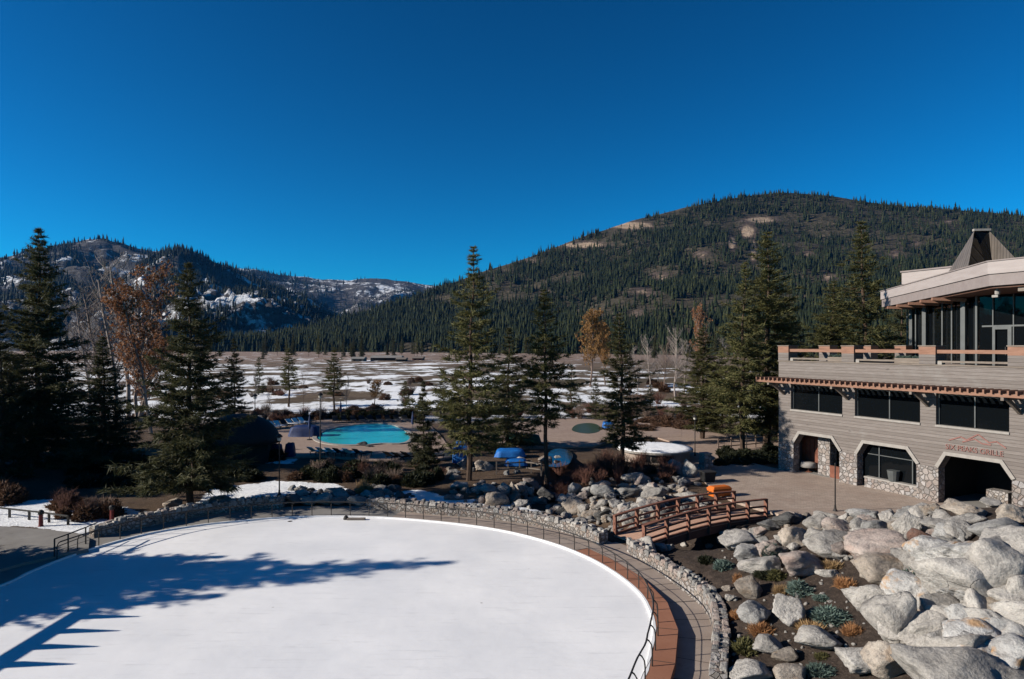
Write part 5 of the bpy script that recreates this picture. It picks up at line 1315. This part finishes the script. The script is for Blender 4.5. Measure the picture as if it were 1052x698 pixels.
for i in range(9): put(LB, 345 + i * 9, 434.2 - .1 * i, .4, 'dark sun lounger along the far side of the turquoise pool', 'dark loungers beyond the pool')

# tarp covers
def tarp(px, by, w, h, d, m, label, seed, name='tarp_cover', rz=0.0, taper=.8):
    X, Y = P(px, by, .14); r = np.random.RandomState(seed); s = Y / F; W, H = w * s, h * s
    n = 14; mb = MB(); rings = [(1.06, 0), (1.02, .15), (.97, .5), (.90, .82), (taper, .95), (taper * .5, 1.02)]
    for rr, zz in rings:
        for k in range(n * 2):
            a = 2 * PI * k / (n * 2); c, sn_ = math.cos(a), math.sin(a); e = .35
            x = math.copysign(abs(c) ** e, c) * W / 2; y = math.copysign(abs(sn_) ** e, sn_) * d / 2; j = 1 + (.05 * math.sin(k * 2.3 + seed) + r.uniform(-.03, .03)) * (1.2 - zz)
            mb.v.append((x * rr * j, y * rr * j, H * zz * (1 + r.uniform(-.05, .05)) if zz else 0))
    q = n * 2
    for i in range(len(rings) - 1):
        for k in range(q): mb.f.append((i * q + k, i * q + (k + 1) % q, (i + 1) * q + (k + 1) % q, (i + 1) * q + k))
    mb.f.append(tuple((len(rings) - 1) * q + k for k in range(q)))
    o = mb.build(name, M[m], None, True); o.location = (X, Y, .1); o.rotation_euler = (0, 0, rz); return tag(o, label, 'cover')
tarp(475, 474.5, 19, 21, 1.0, 'blue', 'upright bright blue cover standing beside the tallest middle pine', 1)
tarp(524, 468, 30, 7, 1.8, 'blue', 'long low bright blue cover behind the boulder bank', 2)
tarp(530, 477, 22, 6, 1.4, 'blue', 'smaller low blue cover in front of the long low one', 3)
tarp(538, 456, 36, 10, 2.0, 'teal', 'dark green cover beyond the low blue covers', 4)
tarp(314, 448, 30, 11, 1.8, 'navy', 'navy blue covered stack beside the turquoise pool', 5)
tarp(284, 470, 11, 14, .9, 'navy', 'upright navy cover beside the dark hut', 6)
tarp(298, 469, 9, 14, .9, 'navy', 'upright navy cover next to the snowy terrace patch', 7)
tarp(625, 440, 12, 7, 1.2, 'blue', 'small pale blue cover beside the green pool', 8)
# closed white umbrella-like posts by the pool
def parasol(px, by, h, label):
    X, Y = P(px, by, .14); t = empty('closed_parasol', (X, Y, .14), 0, label, 'parasol')
    MB().tube([(0, 0, 0), (0, 0, h)], .03, 6).build('pole', M['iron'], t); MB().lathe([(.28, 0), (.28, .07), (.05, .1)], 12).build('base', M['iron'], t)
    MB().lathe([(.10, h * .45), (.16, h * .55), (.12, h * .8), (.03, h + .1)], 10).build('canopy', M['navy'], t)
parasol(318, 452, 2.5, 'closed navy parasol beside the navy covered stack'); parasol(350, 432, 2.5, 'closed navy parasol on the far side of the turquoise pool'); parasol(424, 446, 2.4, 'closed navy parasol at the pool end near the young fir')

# dark hut with a curved roof
X, Y = P(246, 474); ht = empty('pool_hut', (X, Y, 0), .2, 'dark hut with a rounded roof in the shade beside the pool terrace', 'hut')
hb = MB().box(-2.6, 2.6, -1.6, 1.6, 0, 1.7).build('wall', M['dark'], ht)
dome = MB()
for i in range(9):
    a = PI / 2 * i / 8; dome.v += []
prof = [(3.4 * math.cos(PI / 2 * i / 8), 1.6 + 2.5 * math.sin(PI / 2 * i / 8)) for i in range(9)]; prof[-1] = (.15, 4.1)
dm = MB().lathe(prof, 24).build('roof', M['black'], ht, True); dm.scale = (1, .8, 1)
MB().box(-.5, .5, -1.66, -1.602, 0, 1.65).build('door', M['iron'], ht)

# round hut with a snow-covered flat roof
X, Y = P(676, 479); rh = empty('round_hut', (X + .5, Y + 3.6, 0), 0, 'low round stone hut with a snow-covered flat roof and three dark openings', 'hut'); rh.scale = (1, 1, .72)
MB().lathe([(3.0, -.3), (3.0, 1.15)], 32).build('wall', M['walk'], rh, False)
MB().lathe([(3.3, 1.152), (3.3, 1.36)], 32).build('roof', M['trim'], rh)
MB().lathe([(3.22, 1.362), (3.2, 1.43), (2.6, 1.47), (.2, 1.48)], 32).build('snow_cover', M['snow'], rh, True)
for a in (-118, -100, -82):
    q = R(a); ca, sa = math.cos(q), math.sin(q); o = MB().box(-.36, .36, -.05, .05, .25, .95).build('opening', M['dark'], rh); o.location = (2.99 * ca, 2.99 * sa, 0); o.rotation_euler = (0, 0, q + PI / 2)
# snow bank beside the loungers handled by the ground

# fences
def fence(name, pts, h, nposts, m, label, rails=(.4, .85)):
    root = empty(name, (pts[0][0], pts[0][1], 0), 0, label, 'fence'); ox, oy = pts[0]
    for (a, b) in zip(pts[:-1], pts[1:]):
        for f in rails: MB().bar((a[0] - ox, a[1] - oy, h * f), (b[0] - ox, b[1] - oy, h * f), .05, .09).build('rail', M[m], root)
    c = catmull(pts, .5); L_ = np.r_[0, np.cumsum(np.linalg.norm(np.diff(c, axis=0), axis=1))]
    pm = MB().box(-.05, .05, -.05, .05, -.1, h).mesh('post', M[m])
    for s in np.linspace(0, L_[-1], nposts): link('post', pm, root, (float(np.interp(s, L_, c[:, 0])) - ox, float(np.interp(s, L_, c[:, 1])) - oy, 0))
fence('post_fence', [P(738, 465), P(770, 462), P(800, 459)], 1.3, 6, 'twiggrey', 'grey post and rail fence behind the plaza hedge')
fence('rail_fence', [P(300, 432), P(345, 428.5), P(436, 428)], 1.2, 16, 'iron', 'dark fence behind the pool hedge')
fence('rope_fence', [P(-10, 530), P(42, 536), P(70, 540)], .55, 5, 'iron', 'low dark wire fence along the snow bank', (.95,))
fence('wood_fence', [P(510, 488), P(540, 486), P(556, 488)], 1.0, 5, 'oldwood', 'short weathered fence behind the boulder bank beside the pond')
for i, (px, by) in enumerate([(104, 482), (112, 480), (120, 479), (126, 481), (132, 480)]):
    X, Y = P(px, by); o = MB().tube([(0, 0, 0), (0, 0, 2.2)], .06, 6, .05).build('timber_post', M['palebark'], None); o.location = (X, Y, gh1(X, Y)); tag(o, 'pale slender post in the row under the dark conifers', 'post', 'pale posts under the conifers')

# far buildings on the meadow
def farhouse(px, by, w, h, d, label, m='oldwood', rm='walkgrey'):
    X, Y = P(px, by); s = Y / F; W, H = w * s, h * s; t = empty('farm_building', (X, Y, gh1(X, Y) - .3), 0, label, 'building')
    MB().box(-W / 2, W / 2, -d / 2, d / 2, 0, H * .6).build('wall', M[m], t)
    MB().hull([(-W / 2 - .5, -d / 2 - .6, H * .6), (W / 2 + .5, -d / 2 - .6, H * .6), (W / 2 + .5, d / 2 + .6, H * .6), (-W / 2 - .5, d / 2 + .6, H * .6)], [(-W / 2 - .5, -.1, H), (W / 2 + .5, -.1, H), (W / 2 + .5, .1, H), (-W / 2 - .5, .1, H)]).build('roof', M[rm], t)
    k = max(2, int(W / 6))
    for i in range(k):
        x = -W / 2 + W * (i + .5) / k; MB().box(x - .7, x + .7, -d / 2 - .05, -d / 2 - .004, H * .2, H * .45).build('window', M['glass'], t)
farhouse(398, 371, 30, 5.5, 14, 'long low building with a grey roof at the far meadow edge', 'dark'); farhouse(413, 371.5, 9, 4.5, 10, 'small dark cabin beside the long low far building', 'dark', 'oldwood')
farhouse(369, 371.5, 12, 5, 10, 'weathered barn with a grey roof at the far meadow edge'); farhouse(430, 370.5, 10, 4.2, 12, 'brown shed near the far meadow edge behind the tallest pine', 'darkred', 'oldwood')

# timber pergola and, added for its shade, an unseen hotel wing west of the rink (their shadows reach the scene)
pr = empty('timber_pergola', (0, 0, 0), 0, 'heavy timber pergola beside the rink casting rafter shadows on the ice', 'pergola')
MB().box(-22.15, -21.92, 15, 24.6, 2.25, 2.5).build('beam', M['bridgewood'], pr); MB().box(-26.2, -25.97, 15, 24.6, 2.25, 2.5).build('beam', M['bridgewood'], pr)
for i in range(8): MB().hull([(-22.1, 15.9 + i * 1.22, 2.503), (-20.25, 16.1 + i * 1.22, 2.58), (-20.25, 16.16 + i * 1.22, 2.58), (-22.1, 16.32 + i * 1.22, 2.503)], [(-22.1, 15.9 + i * 1.22, 2.66), (-20.25, 16.1 + i * 1.22, 2.64), (-20.25, 16.16 + i * 1.22, 2.64), (-22.1, 16.32 + i * 1.22, 2.66)]).build('rafter', M['bridgewood'], pr)
MB().hull([(-27, 14.8, 2.503), (-24.6, 14.8, 2.503), (-24.6, 24.8, 2.503), (-27, 24.8, 2.503)], [(-27, 14.8, 2.58), (-24.6, 14.8, 2.58), (-24.6, 24.8, 2.58), (-27, 24.8, 2.58)]).build('roof', M['seam'], pr)
for yy in (15.5, 19.8, 24.2):
    MB().box(-22.14, -21.93, yy - .12, yy + .12, 0, 2.248).build('post', M['bridgewood'], pr); MB().box(-26.19, -25.98, yy - .12, yy + .12, 0, 2.248).build('post', M['bridgewood'], pr)
hw = empty('unseen_hotel_wing', (-62, 48, 0), 0, 'unseen hotel wing added west of the conifers to shade them', 'building')  # out of view; place and height set by the shade it throws
MB().box(-7, 7, -9, 10, -.5, 13.0).build('wall', M['cladding'], hw); MB().hull([(-8, -10, 13.002), (8, -10, 13.002), (8, 11, 13.002), (-8, 11, 13.002)], [(-.5, -10, 16.0), (.5, -10, 16.0), (.5, 11, 16.0), (-.5, 11, 16.0)]).build('roof', M['seam'], hw)
for fl in range(3):
    for k in range(5): MB().box(7.004, 7.06, -7.6 + k * 3.6, -5.6 + k * 3.6, 1.2 + fl * 3.3, 3.0 + fl * 3.3).build('window', M['glass'], hw)

# ------------------------------------------------------------------ light, sky, camera
SUN_EL, SAX, SAY = R(22.5), -.985, -.172
sd = Vector((SAX * math.cos(SUN_EL), SAY * math.cos(SUN_EL), math.sin(SUN_EL))).normalized()
sl = bpy.data.lights.new('sun', 'SUN'); sl.energy = 5.0; sl.angle = R(.53); sl.color = (1.0, .915, .80)
so = bpy.data.objects.new('sun', sl); COL.objects.link(so); so.rotation_euler = sd.to_track_quat('Z', 'Y').to_euler(); so.location = (-60, -10, 60)
wd = bpy.data.worlds.new('World'); scene.world = wd; wd.use_nodes = True; nt = wd.node_tree
SKYT = (.008, .215, .275, 1)
sky = nt.nodes.new('ShaderNodeTexSky'); sky.sky_type = 'NISHITA'; sky.sun_disc = False; sky.sun_elevation = SUN_EL; sky.sun_rotation = math.atan2(SAX, SAY) % (2 * PI)
sky.altitude = 1900; sky.air_density = 1.0; sky.dust_density = .2; sky.ozone_density = 2.5
tint = nt.nodes.new('ShaderNodeMix'); tint.data_type = 'RGBA'; tint.blend_type = 'MULTIPLY'; tint.inputs[0].default_value = 1.0; tint.inputs[7].default_value = SKYT
gm_ = nt.nodes.new('ShaderNodeGamma'); gm_.inputs[1].default_value = 1.5; nt.links.new(sky.outputs[0], gm_.inputs[0]); nt.links.new(gm_.outputs[0], tint.inputs[6]); nt.links.new(tint.outputs[2], nt.nodes['Background'].inputs[0]); nt.nodes['Background'].inputs[1].default_value = .10
cd = bpy.data.cameras.new('camera'); co_ = bpy.data.objects.new('camera', cd); COL.objects.link(co_); scene.camera = co_
co_.location = (0, 0, CAMZ); co_.rotation_euler = (PI / 2, 0, 0); cd.sensor_width = 36; cd.lens = F / 1052 * 36; cd.shift_y = (HY - 349) / 1052; cd.clip_end = 20000; cd.clip_start = .1
vs = scene.view_settings; vs.view_transform = 'Standard'; vs.look = 'None'; vs.exposure = .82; vs.gamma = 1; vs.use_curve_mapping = False
scene.cycles.max_bounces = 6; scene.cycles.diffuse_bounces = 3; scene.cycles.glossy_bounces = 3; scene.cycles.transmission_bounces = 2; scene.cycles.use_denoising = True

# ------------------------------------------------------------------ air
hz = N('thin mountain air'); hz.n.remove(hz.p); pv_ = hz.new('ShaderNodeVolumePrincipled'); pv_.inputs['Color'].default_value = (.06, .30, .80, 1); pv_.inputs['Density'].default_value = HAZE; pv_.inputs['Anisotropy'].default_value = .2
hz.l(pv_.outputs[0], hz.n['Material Output'].inputs['Volume'])
b = MB().box(-9600, 9600, -9600, 9600, -6.5, 1000).build('haze', hz.m); b['kind'] = 'stuff'
